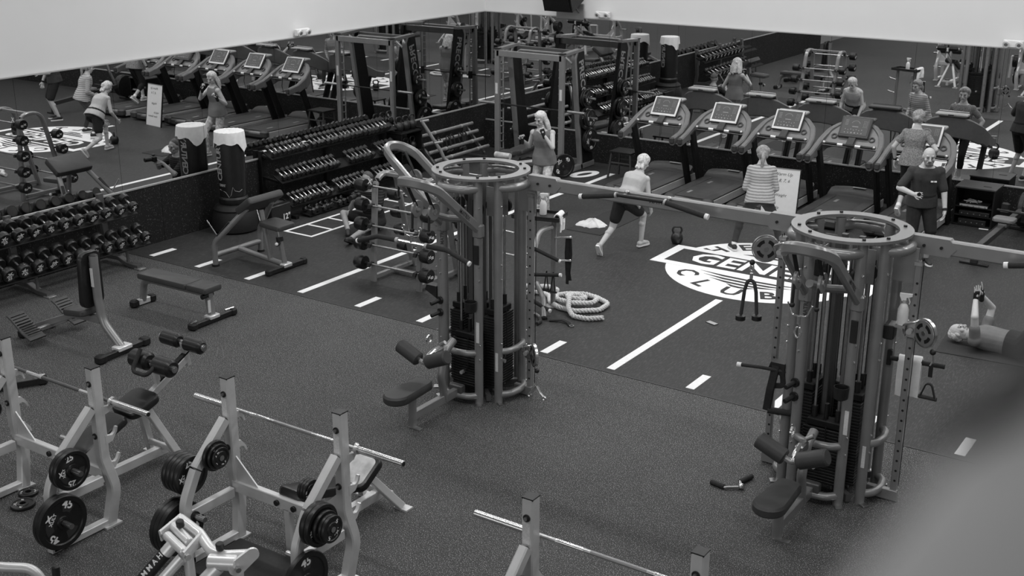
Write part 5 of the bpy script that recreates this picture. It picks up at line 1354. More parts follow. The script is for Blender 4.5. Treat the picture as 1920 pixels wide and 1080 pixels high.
# battle rope, twisted strands
t = thing('battle_rope', 'thick cream battle rope coiled on the turf behind the centre tower', 'rope', (6.62, -7.48, 0))
path = [(-0.72, 0.05, 0.035), (-0.58, 0.16, 0.035), (-0.40, 0.10, 0.035), (-0.26, -0.10, 0.035), (-0.05, -0.22, 0.035), (0.20, -0.22, 0.035), (0.42, -0.02, 0.035), (0.40, 0.26, 0.035), (0.12, 0.40, 0.035),
        (-0.20, 0.34, 0.04), (-0.30, 0.12, 0.06), (-0.18, -0.08, 0.085), (0.06, -0.10, 0.085), (0.28, 0.04, 0.085), (0.26, 0.24, 0.085), (0.02, 0.30, 0.085), (-0.14, 0.20, 0.085),
        (-0.10, 0.02, 0.10), (0.08, 0.0, 0.115), (0.16, 0.14, 0.10), (0.02, 0.18, 0.10), (-0.06, 0.08, 0.125), (0.02, -0.10, 0.14), (0.12, -0.28, 0.08), (0.26, -0.40, 0.035), (0.46, -0.38, 0.035), (0.60, -0.24, 0.035)]
pts = rounded(path, 0.12, 4)
dense = []
for a, b in zip(pts, pts[1:]):
    n_ = max(1, int((b - a).length / 0.018))
    dense += [a.lerp(b, k / n_) for k in range(n_)]
dense.append(pts[-1])
Tn = [(dense[min(i + 1, len(dense) - 1)] - dense[max(i - 1, 0)]).normalized() for i in range(len(dense))]
for st in range(3):
    pp = []; s = 0
    for i, p in enumerate(dense):
        if i: s += (p - dense[i - 1]).length
        u = V((0, 0, 1)); w = Tn[i].cross(u).normalized(); u = w.cross(Tn[i])
        a = s / 0.13 * 2 * PI + st * 2 * PI / 3
        pp.append(p + u * 0.017 * math.cos(a) + w * 0.017 * math.sin(a))
    G().tube(pp, 0.0185, 7).obj('strand', 'rope', t)
path2 = [(-0.95, 0.25, 0.035), (-0.78, 0.28, 0.035), (-0.62, 0.42, 0.035), (-0.44, 0.36, 0.035), (-0.34, 0.16, 0.09)]
G().tube(rounded(path2, 0.1, 4), 0.034, 10).obj('loose_end', 'rope', t)

# towels, bottles on the right tower
hung_towel('white towel draped over the storage bar of the right cable tower', (11.58, -10.10, 1.26), 0.12, 0.19, 0.32, 0.36, 0.05)
t = thing('storage_bar', 'black storage bar holding the white towel on the right tower', 'cable bar', (11.56, -10.10, 1.245), 0.12)
G().cyl((-0.15, 0, 0), (0.30, 0, 0), 0.021, seg=12).obj('shaft', 'foam', t)
G().bar([(-0.16, 0.0, 0), (-0.16, 0.06, 0)], 0.04, 0.14).obj('bracket', 'black', t)
spray_bottle('white spray bottle on a black ledge of the right cable tower', (11.53, -10.32, 1.64), 0.2)
t = thing('bottle_ledge', 'black ledge under the spray bottle on the right tower', 'shelf', (11.50, -10.32, 1.60), 0.1)
G().box((0, 0, 0.03), (0.13, 0.12, 0.016)).obj('ledge', 'steel', t)
G().box((-0.06, 0.0, -0.03), (0.09, 0.13, 0.13), ch=0.01).obj('holder', 'black', t)

# mats, towel and phone on the turf
def ex_mat(label, c, w, l, rz):
    t = tag(pad(w, l, 0.012, 0.02).obj('exercise_mat', 'mat_grey', None, c, (0, 0, rz)), label, 'mat'); return t
ex_mat('dark exercise mat under the white towel beside the lunging woman', (4.98, -3.63, 0), 0.62, 1.64, 0.0)
ex_mat('dark exercise mat beneath the man lying on his back', (11.86, -6.02, 0), 0.75, 1.95, PI / 2 + 0.08)
tw = G(); n = 26; rings = []
for fr, z in ((0.0, 0.10), (0.25, 0.095), (0.5, 0.075), (0.75, 0.05), (0.95, 0.02), (1.0, 0.003)):
    rings.append([((0.22 * fr) * math.cos(2 * PI * k / n) * (1 + 0.22 * math.sin(5 * k) + 0.1 * math.cos(3 * k)), 0.15 * fr * math.sin(2 * PI * k / n) * (1 + 0.2 * math.cos(4 * k)), z * (1 + 0.25 * math.sin(k * 2.3 + fr * 4))) for k in range(n)])
tag(tw.loft(rings).obj('towel', 'towel', None, (4.91, -4.05, 0.013), (0, 0, 0.5)), 'crumpled white towel lying on the dark exercise mat', 'towel')
t = thing('mobile_phone', 'phone lying flat on the open turf left of the right tower', 'phone', (8.38, -7.06, 0.0), -0.35)
G().box((0, 0, 0.006), (0.15, 0.075, 0.011), ch=0.003).obj('case', 'black', t)
G().box((0, 0, 0.0118), (0.14, 0.066, 0.001)).obj('screen', 'tml', t)

# equipment cabinet and rower on the right
t = thing('equipment_cabinet', 'black cabinet with electronics on open shelves against the right wall', 'cabinet', (9.86, -0.62, 0))
for x in (-0.29, 0.29): G().box((x, 0.18, 0.31), (0.025, 0.50, 0.60)).obj('side_panel', 'blackm', t)
tp = G().box((0, 0.18, 0.62), (0.62, 0.54, 0.02)).obj('top_panel', 'tmd', t)
G().box((0.14, 0.12, 0.632), (0.12, 0.05, 0.006)).obj('cable_slot', 'black', tp)
G().box((0, 0.42, 0.31), (0.58, 0.02, 0.60)).obj('back_panel', 'blackm', t)
for z in (0.02, 0.17, 0.31): G().box((0, 0.18, z), (0.56, 0.48, 0.016)).obj('shelf', 'black', t)
for x, y, z, w, h, nm, lb, m in ((0.0, 0.1, 0.318, 0.44, 0.045, 'amplifier', 'flat silver-fronted amplifier on the upper shelf of the black cabinet', 'tml'),
                                 (0.02, 0.1, 0.178, 0.46, 0.07, 'receiver', 'black receiver on the middle shelf of the black cabinet', 'black'),
                                 (0.0, 0.1, 0.028, 0.42, 0.09, 'player', 'black player on the bottom shelf of the black cabinet', 'black')):
    u = thing(nm, lb, 'electronics', (9.86 + x, -0.62 + y, z))
    G().box((0, 0, h / 2), (w, 0.34, h), ch=0.004).obj('housing', 'black', u)
    G().box((0, -0.172, h / 2), (w * 0.96, 0.006, h * 0.7)).obj('front_panel', m, u)
    for k in range(5): G().cyl((-w * 0.4 + k * w * 0.2, -0.174, h / 2), (-w * 0.4 + k * w * 0.2, -0.186, h / 2), 0.009, seg=8).obj('dial', 'steel', u)
t = thing('cable_tangle', 'tangle of thin leads on top of the amplifier', 'cables', (9.86, -0.56, 0.364))
for k in range(6):
    random.seed(40 + k)
    G().tube([(random.uniform(-.18, .18), random.uniform(-.1, .1), random.uniform(0.004, .05)) for _ in range(6)], 0.004, 5, bend=0.04).obj('lead', 'tml', t)
t = tag(G().box((0, 0, 0.002), (0.14, 0.06, 0.004)).obj('paper_card', 'print', None, (10.06, -0.72, 0), (0, 0, 0.1)), 'small white card lying on the floor in front of the cabinet', 'card')
t = thing('rowing_machine', 'black rowing machine standing right of the cabinet', 'exercise machine', (10.56, -1.5, 0), -0.06)
G().bar([(-0.06, -1.25, 0.24), (-0.02, 0.75, 0.38)], 0.09, 0.09).obj('rail', 'tmd', t)
G().bar([(-0.07, -1.22, 0.22), (-0.07, -1.25, 0.03)], 0.10, 0.06, up=(0, 1, 0)).obj('rear_leg', 'black', t)
G().bar([(-0.27, -1.25, 0.02), (0.13, -1.25, 0.02)], 0.05, 0.03).obj('rear_foot', 'black', t)
padobj('seat', 'tm', t, TR(-0.03, -0.10, 0.40), 0.32, 0.24, 0.06, 0.06)
cg = G().box((-0.03, -0.1, 0.36), (0.13, 0.2, 0.07), ch=0.01).obj('seat_carriage', 'steel', t)
for s in (-1, 1):
    fp = G().box((-0.02 + s * 0.15, 0.40, 0.42), (0.12, 0.06, 0.28), TR(0, 0, 0), ch=0.02).obj('footplate', 'black', t)
    G().bar([(-0.02 + s * 0.15 - 0.06, 0.365, 0.44), (-0.02 + s * 0.15 + 0.06, 0.365, 0.44)], 0.03, 0.04).obj('foot_strap', 'tml', fp)
G().tube([(-0.26, 0.30, 0.46), (0.22, 0.28, 0.46)], 0.018, 8).obj('pull_handle', 'black', t)
G().cyl((-0.10, 0.98, 0.36), (0.08, 0.98, 0.36), 0.27, seg=28, ch=0.02).obj('flywheel_cage', 'black', t)
G().bar([(0.0, 0.74, 0.40), (0.08, 0.62, 0.80), (0.12, 0.60, 0.98)], 0.05, 0.05, up=(0, 1, 0)).obj('monitor_arm', 'steel', t)
G().box((0.13, 0.58, 1.05), (0.18, 0.04, 0.14), ch=0.01).obj('monitor', 'black', t)
G().bar([(-0.25, 1.05, 0.03), (0.25, 1.05, 0.03)], 0.06, 0.05).obj('front_foot', 'black', t)
G().bar([(0, 1.05, 0.05), (0, 0.9, 0.3)], 0.05, 0.05).obj('front_leg', 'black', t)

# dark capped foot behind the left rack and the rounded balcony edge close to the camera

# ------------------------------------------------------------------ people
def solid(g, name, m, parent, voxel=0.008, smooth=3):
    me0 = bpy.data.meshes.new('draft'); me0.from_pydata([tuple(p) for p in g.v], [], g.f)
    bm = bmesh.new(); bm.from_mesh(me0); bmesh.ops.recalc_face_normals(bm, faces=bm.faces); bm.to_mesh(me0); bm.free()
    o = bpy.data.objects.new('draft', me0); COL.objects.link(o)
    r = o.modifiers.new('r', 'REMESH'); r.mode = 'VOXEL'; r.voxel_size = voxel
    if smooth:
        s = o.modifiers.new('s', 'SMOOTH'); s.iterations = smooth; s.factor = 0.5
    dg = bpy.context.evaluated_depsgraph_get()
    me = bpy.data.meshes.new_from_object(o.evaluated_get(dg)); me.name = name
    bpy.data.objects.remove(o); bpy.data.meshes.remove(me0)
    me.materials.clear(); me.materials.append(M[m])
    me.polygons.foreach_set('use_smooth', [True] * len(me.polygons))
    return link(name, me, parent)
def joint(a, b, l1, l2, hint):
    a, b, hint = V(a), V(b), V(hint)
    d = b - a; L = min(d.length, (l1 + l2) * 0.999); u = d.normalized()
    x = (l1 * l1 - l2 * l2 + L * L) / (2 * L); h = math.sqrt(max(l1 * l1 - x * x, 0))
    n = hint - u * hint.dot(u); n.normalize()
    return a + u * x + n * h
def person(label, loc, rz, H, J, S):
    """J: joints in local metres (facing -y, left = +x). S: style"""
    k = H / 1.68
    t = thing('person', label, 'person', loc, rz)
    male = S.get('male', False)
    pel, neck, head = V(J['pel']), V(J['neck']), V(J['head'])
    up = (neck - pel).normalized()
    fwd0 = V(J.get('fwd', (0, -1, 0)))
    hs = V(J.get('hip_side', up.cross(fwd0))); ss = V(J.get('sh_side', up.cross(fwd0)))
    hs = (hs - up * hs.dot(up)).normalized(); ss = (ss - up * ss.dot(up)).normalized()
    curve = V(J.get('curve', (0, 0, 0)))
    fat = S.get('fat', 1.0)
    if male: prof = [(-0.16, .09, .09), (0.0, .158, .118), (0.2, .155, .12), (0.42, .148, .118), (0.72, .172, .122), (0.90, .19, .105), (0.98, .15, .088), (1.05, .085, .07), (1.15, .06, .062)]
    else: prof = [(-0.16, .085, .09), (0.0, .172, .125), (0.2, .162, .118), (0.42, .132, .100), (0.70, .150, .122), (0.88, .166, .098), (0.97, .13, .08), (1.05, .07, .06), (1.15, .05, .052)]
    TL = (neck - pel).length
    def ring(tt, a, b, infl=0.0):
        c = pel + up * (TL * tt) + curve * math.sin(PI * min(max(tt, 0), 1))
        w = min(max(tt, 0), 1); s = (hs * (1 - w) + ss * w).normalized(); f = s.cross(up)
        f = f if f.dot(fwd0) > -1e9 else f
        q = []
        for i in range(18):
            an = 2 * PI * i / 18
            cx, cy = math.cos(an), math.sin(an)
            q.append(c + s * (math.copysign(abs(cx) ** 0.85, cx) * (a * k * fat + infl)) + f * (math.copysign(abs(cy) ** 0.85, cy) * (b * k * fat + infl)))
        return q
    def torso(g, t0, t1, infl):
        P = [p for p in prof if t0 <= p[0] <= t1]
        def at(tt):
            for p, q in zip(prof, prof[1:]):
                if p[0] <= tt <= q[0]:
                    w = (tt - p[0]) / (q[0] - p[0]); return (tt, p[1] + (q[1] - p[1]) * w, p[2] + (q[2] - p[2]) * w)
            return prof[-1]
        P = ([at(t0)] if not P or P[0][0] > t0 + 1e-3 else []) + P + ([at(t1)] if not P or P[-1][0] < t1 - 1e-3 else [])
        g.loft([ring(a, b, c, infl) for a, b, c in P])
    L = {}
    for sd, s in (('L', 1), ('R', -1)):
        L['sh' + sd] = V(J['sh' + sd]) if 'sh' + sd in J else neck - up * 0.055 * k + ss * (s * (0.185 if male else 0.160) * k)
        L['hip' + sd] = pel + hs * (s * 0.09 * k) - up * 0.01
        L['wr' + sd] = V(J['wr' + sd]); L['an' + sd] = V(J['an' + sd])
        d = L['wr' + sd] - L['sh' + sd]; mx = 0.535 * k
        if d.length > mx: L['wr' + sd] = L['sh' + sd] + d.normalized() * mx
        d = L['an' + sd] - L['hip' + sd]; mx = 0.84 * k
        L['el' + sd] = joint(L['sh' + sd], L['wr' + sd], 0.285 * k, 0.255 * k, J.get('eh' + sd, (s * 0.5, 0.6, -0.6)))
        L['kn' + sd] = joint(L['hip' + sd], L['an' + sd], 0.43 * k, 0.42 * k, J.get('kh' + sd, (s * 0.1, -1, 0.1)))
    look = V(J.get('look', (0, -1, 0))).normalized()
    hup = V(J.get('hup', (0, 0, 1))); hside = hup.cross(look).normalized(); hup = look.cross(hside).normalized()
    hd = lambda x, y, z: head + hside * (x * k) + look * (y * k) + hup * (z * k)
    HR = Matrix((hside, look, hup)).transposed()
    b = G()
    torso(b, -0.16, 1.15, 0)
    b.cap(neck - up * 0.04, head - hup * 0.05 * k - look * 0.015, 0.052 * k, 0.05 * k)
    b.sph(hd(0, -0.012, 0.025), 0.1 * k, sc=(0.79, 0.98, 0.98), rot=HR, seg=18)
    b.sph(hd(0, 0.022, -0.055), 0.066 * k, sc=(0.86, 0.9, 1.0), rot=HR)
    b.cap(hd(0, 0.05, -0.096), hd(0, 0.03, -0.085), 0.026 * k, 0.03 * k)
    b.cap(hd(0, 0.082, 0.018), hd(0, 0.106, -0.026), 0.010 * k, 0.0145 * k, 8)
    b.cap(hd(-0.012, 0.092, -0.028), hd(0.012, 0.092, -0.028), 0.0105 * k, 0.0105 * k, 8)
    b.cap(hd(-0.04, 0.072, 0.030), hd(0.04, 0.072, 0.030), 0.014 * k, 0.014 * k, 8)
    b.cap(hd(-0.018, 0.080, -0.058), hd(0.018, 0.080, -0.058), 0.011 * k, 0.011 * k, 8)
    for s in (-1, 1):
        b.sph(hd(s * 0.079, -0.012, 0.0), 0.027 * k, sc=(0.38, 0.75, 1.15), rot=HR)
        b.sph(hd(s * 0.045, 0.055, -0.022), 0.024 * k)
    for sd, s in (('L', 1), ('R', -1)):
        sh, el, wr, hp, kn, an = (L[q + sd] for q in ('sh', 'el', 'wr', 'hip', 'kn', 'an'))
        m_ = 1.12 if male else 1.0
        b.sph(sh, 0.056 * k * m_); b.cap(sh, el, 0.048 * k * m_, 0.037 * k * m_); b.cap(el, wr, 0.039 * k * m_, 0.025 * k * m_)
        b.sph(sh.lerp(el, 0.4), 0.045 * k * m_)
        b.cap(hp, kn, 0.084 * k, 0.055 * k); b.cap(kn, an, 0.053 * k, 0.034 * k)
        cb = (an - kn).normalized(); back = V(J.get('toe' + sd, (s * 0.15, -1, 0))) * -1
        b.sph(kn.lerp(an, 0.32) + back.normalized() * 0.014, 0.050 * k)
        # hand: palm, four unequal bent fingers and a thumb
        fd = V(J.get('hd' + sd, (wr - el))).normalized()
        pn = V(J.get('pn' + sd, (-s, 0, 0))); pn = (pn - fd * pn.dot(fd)).normalized()   # palm normal
        wd = fd.cross(pn).normalized() * (s)                                              # towards the thumb side
        if wd.dot(V(J.get('th' + sd, (0, -1, 0.3)))) < 0: wd = -wd
        pc = wr + fd * 0.045 * k
        b.cap(wr, pc, 0.025 * k, 0.026 * k)
        for q in (-0.027, -0.009, 0.009, 0.027): b.cap(wr + fd * 0.02 * k + wd * q * 0.8 * k, wr + fd * 0.085 * k + wd * q * k, 0.0145 * k, 0.012 * k, 8)
        curl = J.get('curl' + sd, 0.45)
        for q, ln in ((0.033, 0.070), (0.0115, 0.080), (-0.0105, 0.075), (-0.031, 0.060)):
            p0 = wr + fd * 0.085 * k + wd * q * k; d0 = fd
            for f_, seg in ((0.45, 0), (0.32, 1), (0.23, 2)):
                a = curl * (seg + 1) * 0.75
                d1 = (fd * math.cos(a) + pn * math.sin(a) + wd * (q * 3.2)).normalized()
                p1 = p0 + d1 * ln * f_ * k
                b.cap(p0, p1, (0.0088 - 0.0006 * seg) * k, (0.0082 - 0.0006 * seg) * k, 8); p0 = p1
        t0 = wr + fd * 0.025 * k + wd * 0.022 * k; t1 = t0 + (fd * 0.6 + wd * 0.7 + pn * 0.25).normalized() * 0.042 * k
        b.cap(t0, t1, 0.0145 * k, 0.0115 * k, 8); b.cap(t1, t1 + (fd * 0.9 + wd * 0.25 + pn * 0.4).normalized() * 0.032 * k, 0.0112 * k, 0.009 * k, 8)
        toe = V(J.get('toe' + sd, (s * 0.15, -1, 0))).normalized()
        b.cap(an, an + toe * 0.10 * k + V((0, 0, -0.045 * k)), 0.034 * k, 0.028 * k)
    body = solid(b, 'body', S.get('skin', 'skin'), t, 0.0052, 3)
    # face features
    for s in (-1, 1):
        G().sph(hd(s * 0.031, 0.081, 0.010), 0.0125 * k, sc=(1.25, 0.6, 0.62), rot=HR, seg=10).obj('eye', 'feature', t)
        G().cap(hd(s * 0.018, 0.088, 0.033), hd(s * 0.048, 0.079, 0.033), 0.0048 * k, 0.0038 * k, 6).obj('eyebrow', S.get('brow', 'hairg'), t)
    G().cap(hd(-0.020, 0.088, -0.059), hd(0.020, 0.088, -0.059), 0.0050 * k, 0.0050 * k, 6).obj('mouth', 'lip', t)
    # clothes
    g = G(); e = S.get('top_fit', 0.012)
    torso(g, S.get('hem', -0.02), 1.03 if S.get('sleeve', 0) else 0.985, e)
    if S.get('flare'):
        g.loft([ring(tt, a, bb, e + q) for tt, a, bb, q in ((S.get('hem', -0.02), .172, .125, S['flare']), (0.18, .164, .119, S['flare'] * .55), (0.36, .142, .107, S['flare'] * .2), (0.5, .136, .104, -0.006))])
    for sd, s in (('L', 1), ('R', -1)):
        sh, el, wr = L['sh' + sd], L['el' + sd], L['wr' + sd]
        sl = S.get('sleeve', 0)
        m_ = 1.12 if male else 1.0
        if sl == 0: g.cap(sh.lerp(neck, 0.45), sh.lerp(neck, 0.2), 0.05 * k, 0.045 * k)
        elif sl <= 1:
            g.sph(sh, 0.064 * k * m_ + e * .3); g.cap(sh, sh.lerp(el, sl), 0.057 * k * m_, 0.056 * k * m_)
        else:
            g.sph(sh, 0.064 * k); g.cap(sh, el, 0.056 * k, 0.047 * k); g.cap(el, el.lerp(wr, sl - 1), 0.047 * k, 0.036 * k)
    solid(g, S.get('top_name', 'shirt'), S['top'], t, 0.010, 3)
    g = G(); lf = S['leg']; e2 = S.get('leg_fit', 0.008)
    torso(g, -0.16, 0.30, e2)
    for sd, s in (('L', 1), ('R', -1)):
        hp, kn, an = L['hip' + sd], L['kn' + sd], L['an' + sd]
        if lf <= 1: g.cap(hp, hp.lerp(kn, lf), 0.088 * k + e2, (0.084 + (0.06 - 0.084) * lf) * k + e2)
        else:
            g.cap(hp, kn, 0.086 * k + e2, 0.056 * k + e2)
            g.cap(kn, kn.lerp(an, lf - 1), 0.055 * k + e2, (0.055 + (0.036 - 0.055) * (lf - 1)) * k + e2); g.sph(kn.lerp(an, 0.32) + V(J.get('toe' + sd, (s * 0.15, -1, 0))).normalized() * -0.014, 0.053 * k + e2)
    solid(g, S.get('bottom_name', 'leggings'), S['bottom'], t, 0.010, 3)
    for sd, s in (('L', 1), ('R', -1)):
        an = L['an' + sd]; toe = V(J.get('toe' + sd, (s * 0.15, -1, 0))).normalized(); fu = V(J.get('fu' + sd, (0, 0, 1)))
        fu = (fu - toe * fu.dot(toe)).normalized()
        z0 = -fu * 0.052 * k
        g = G()
        g.cap(an - toe * 0.035 * k + z0 * 0.55, an + toe * 0.02 * k + z0 * 0.3, 0.042 * k, 0.042 * k)
        g.cap(an + toe * 0.02 * k + z0 * 0.4, an + toe * 0.13 * k + z0 * 0.85, 0.041 * k, 0.036 * k); g.cap(an + toe * 0.08 * k + z0 * 0.85, an + toe * 0.155 * k + z0 * 0.95, 0.038 * k, 0.030 * k)
        shoe = solid(g, 'shoe', S.get('shoe', 'shoe'), t, 0.009, 2)
        F = frame(an + z0 - fu * 0.026 * k, x=toe, z=fu)
        G().prism([(-0.075 * k, -0.025 * k), (-0.05 * k, -0.036 * k), (0.02 * k, -0.034 * k), (0.1 * k, -0.044 * k), (0.165 * k, -0.034 * k), (0.188 * k, 0), (0.165 * k, 0.034 * k), (0.1 * k, 0.044 * k), (0.02 * k, 0.034 * k), (-0.05 * k, 0.036 * k), (-0.075 * k, 0.025 * k)], 0.024 * k, F).obj('sole', S.get('sole', 'print'), shoe)
        if S.get('sock'): G().cyl(an.lerp(L['kn' + sd], 0.02), an.lerp(L['kn' + sd], 0.15), 0.041 * k, seg=14).obj('sock', S['sock'], t)
        if S.get('glove'):
            wr, el = L['wr' + sd], L['el' + sd]; fd = V(J.get('hd' + sd, (wr - el))).normalized()
            g = G(); g.cap(wr - fd * 0.05 * k, wr + fd * 0.02, 0.031 * k, 0.032 * k)
            pn = V(J.get('pn' + sd, (-s, 0, 0))); pn = (pn - fd * pn.dot(fd)).normalized(); wd = fd.cross(pn)
            for q in (-0.022, 0, 0.022): g.cap(wr + fd * 0.02 * k + wd * q * k * 0.8, wr + fd * 0.085 * k + wd * q * k, 0.020 * k, 0.018 * k)
            solid(g, 'glove', 'cloth_b', t, 0.008, 2)
        if S.get('band') == sd:
            wr, el = L['wr' + sd], L['el' + sd]; d = (wr - el).normalized()
            G().cyl(wr - d * 0.03, wr + d * 0.005, 0.031 * k, seg=14).obj('wrist_band', 'cloth_b', t)
    # hair
    hair = S.get('hair')
    if hair:
        g = G()
        for x, y, z, r in hair['lumps']: g.sph(hd(x, y, z), r * k, seg=12)
        for a, bb, ra, rb in hair.get('locks', []): g.cap(hd(*a), hd(*bb), ra * k, rb * k, 8)
        solid(g, 'hair', hair['m'], t, 0.009, 2)
        if hair.get('tie'): G().sph(hd(*hair['tie']), 0.021 * k, sc=(1, 1, 0.8)).obj('hair_tie', 'cloth_b', t)
    return t, L, hd
CAP = [(0, -0.022, 0.045, 0.094), (0.03, -0.03, 0.045, 0.076), (-0.03, -0.03, 0.045, 0.076), (0, -0.055, 0.0, 0.074), (0.028, -0.05, -0.02, 0.058), (-0.028, -0.05, -0.02, 0.058), (0.0, 0.03, 0.083, 0.056), (0.04, 0.01, 0.068, 0.048), (-0.04, 0.01, 0.068, 0.048)]
long_locks = []
random.seed(11)
for i in range(26):
    a = PI * (0.02 + 0.96 * i / 25)
    x0, y0 = 0.082 * math.cos(a), -0.082 * math.sin(a) - 0.005
    ln = random.uniform(0.15, 0.25)
    xm, ym = x0 * 1.25 + random.uniform(-.015, .015), y0 * 1.2 + random.uniform(-.012, .012)
    long_locks.append(((x0, y0, 0.04), (xm, ym, -0.10), 0.024, 0.026)); long_locks.append(((xm, ym, -0.10), (xm * 1.08 + random.uniform(-.02, .02), ym * 1.02 + random.uniform(-.01, .02), -0.10 - ln * 0.6), 0.026, 0.014))
tail = [((0, -0.105, 0.0), (0.0, -0.14, -0.07), 0.032, 0.034), ((0.0, -0.14, -0.07), (0.01, -0.13, -0.17), 0.034, 0.026), ((0.01, -0.13, -0.17), (0.02, -0.11, -0.25), 0.026, 0.010)]

PB, LB_, _h = person('woman in a grey tank top boxing in front of the smith machine', (3.80, -3.75, 0.004), 0.12, 1.66,
    dict(pel=(0, 0.03, 0.86), neck=(-0.01, -0.03, 1.37), head=(-0.03, -0.07, 1.545), look=(-0.25, -1, -0.42), sh_side=(1, 0.15, 0),
         wrL=(0.10, -0.22, 1.33), wrR=(-0.30, -0.18, 1.20), ehL=(0.7, 0.1, -1), ehR=(-0.6, 0.0, -1), hdL=(-0.25, -0.15, 0.9), hdR=(0.05, -0.35, 0.9), curlL=1.1, curlR=1.2, pnL=(-0.5, 0.8, 0), pnR=(0.5, -0.6, 0),
         anL=(0.15, -0.16, 0.085), anR=(-0.13, 0.14, 0.085), toeL=(0.05, -1, 0), toeR=(-0.35, -1, 0)),
    dict(top='cloth_m', hem=-0.10, flare=0.028, sleeve=0, top_name='tank_top', bottom='pattern', leg=1.95, bottom_name='leggings', glove=True, hair=dict(m='hairl', lumps=CAP, locks=long_locks)))
person('woman lunging with a dark pair of shorts, seen from behind', (6.0, -4.95, 0.004), PI, 1.62,
    dict(pel=(0.01, 0.0, 0.73), neck=(-0.02, -0.30, 1.10), head=(-0.03, -0.42, 1.25), look=(0.05, -0.85, -0.55), fwd=(0, -0.8, -0.5), hup=(0, -0.4, 1),
         wrL=(0.18, -0.42, 0.62), wrR=(-0.20, -0.38, 0.58), ehL=(0.4, 0.8, 0), ehR=(-0.4, 0.8, 0),
         anL=(0.19, 0.42, 0.15), anR=(-0.09, -0.32, 0.085), toeL=(0.05, -0.55, -0.85), fuL=(0.1, -0.85, 0.55), toeR=(-0.25, -1, 0), khL=(0.1, -1, 0.2), khR=(-0.1, -1, 0.2)),
    dict(top='cloth_l', hem=-0.04, flare=0.02, sleeve=0, top_name='sleeveless_top', bottom='cloth_b', leg=0.62, bottom_name='shorts', leg_fit=0.022, shoe='shoe', skin='skin', fat=1.18,
         hair=dict(m='hairl', lumps=CAP + [(0, -0.11, 0.01, 0.045), (0.0, -0.12, -0.02, 0.035)], locks=[((0.03, -0.08, -0.02), (0.05, -0.10, -0.12), 0.03, 0.02), ((-0.03, -0.08, -0.02), (-0.05, -0.09, -0.12), 0.03, 0.02), ((0, -0.09, -0.03), (0, -0.11, -0.13), 0.03, 0.02)])))
person('woman in a striped top with a ponytail, feet wide apart', (7.62, -3.92, 0.006), PI + 0.40, 1.63,
    dict(pel=(0, 0.05, 0.80), neck=(0, -0.10, 1.27), head=(0, -0.16, 1.43), look=(0.05, -1, -0.25), fwd=(0, -0.95, -0.3),
         wrL=(0.13, -0.22, 0.84), wrR=(-0.13, -0.22, 0.84), ehL=(0.45, 0.8, -0.2), ehR=(-0.45, 0.8, -0.2),
         anL=(0.33, -0.03, 0.085), anR=(-0.33, -0.02, 0.085), toeL=(0.45, -1, 0), toeR=(-0.35, -1, 0), khL=(0.3, -1, 0), khR=(-0.3, -1, 0)),
    dict(top='stripes', hem=-0.10, flare=0.03, sleeve=1.85, top_fit=0.018, top_name='striped_top', bottom='cloth_d', leg=1.86, bottom_name='leggings', shoe='shoed', sock='print', fat=1.06,
         hair=dict(m='hairg', lumps=CAP, locks=tail, tie=(0, -0.115, 0.0))))
person('woman in a heather top walking on the fifth treadmill', (9.04, -1.38, 0.212), PI, 1.64,
    dict(pel=(0, 0.03, 0.86), neck=(0, -0.03, 1.35), head=(0, -0.07, 1.53), look=(0, -1, -0.12),
         wrL=(0.30, -0.08, 0.85), wrR=(-0.27, -0.12, 0.90), ehL=(0.6, 0.6, -0.2), ehR=(-0.8, 0.6, -0.2), hdL=(0.05, -0.1, -1), 
         anL=(0.10, 0.20, 0.17), anR=(-0.10, -0.22, 0.09), toeL=(0.05, -0.75, -0.65), fuL=(0, -0.65, 0.75), toeR=(-0.05, -1, 0)),
    dict(top='heather', hem=-0.12, flare=0.025, sleeve=0.55, top_name='heather_top', bottom='cloth_b', leg=1.45, bottom_name='capri_leggings', shoe='shoe', sock='print', band='L', fat=1.05,
         hair=dict(m='hairg', lumps=CAP + [(0, -0.115, -0.01, 0.03)], tie=(0, -0.10, 0.0))))
PM, LM, HM = person('bald bearded man in a dark t-shirt standing by the treadmills', (9.71, -3.15, 0.004), 0.52, 1.70,
    dict(pel=(0, 0.03, 0.90), neck=(0, -0.04, 1.40), head=(0, -0.09, 1.565), look=(-0.05, -1, -0.16), fwd=(0, -1, -0.1),
         wrR=(-0.20, -0.30, 1.08), wrL=(0.27, -0.22, 0.80), ehR=(-0.9, 0.3, -0.5), ehL=(0.7, 0.6, -0.1), hdR=(0.45, -0.75, 0.15), hdL=(-0.1, -0.15, -1), curlR=1.1, pnR=(0.7, 0.4, -0.3),
         anL=(0.14, 0.0, 0.085), anR=(-0.14, 0.02, 0.085)),
    dict(male=True, top='cloth_d', hem=-0.08, flare=0.025, sleeve=0.85, top_fit=0.016, top_name='t_shirt', bottom='cloth_b', leg=0.9, bottom_name='shorts', leg_fit=0.025, shoe='shoed', band='L', fat=1.05, skin='skin'))
g = G()
for x in (-0.035, -0.012, 0.012, 0.035): g.sph(HM(x, 0.072, -0.088), 0.022)
g.cap(HM(-0.052, 0.03, -0.06), HM(-0.033, 0.062, -0.095), 0.016, 0.02); g.cap(HM(0.052, 0.03, -0.06), HM(0.033, 0.062, -0.095), 0.016, 0.02)
g.cap(HM(-0.022, 0.091, -0.045), HM(0.022, 0.091, -0.045), 0.007, 0.007)
solid(g, 'beard', 'beard', PM, 0.006, 1)
for q in (0.055, 0.10): G().box((q, -0.178, 1.235), (0.034, 0.012, 0.020)).obj('chest_logo', 'print', PM)
G().tube([(-0.05, -0.03, 1.44), (-0.10, -0.165, 1.25), (-0.06, -0.20, 1.02), (-0.14, -0.25, 1.04)], 0.004, 6, bend=0.08).obj('lanyard', 'black', PM)
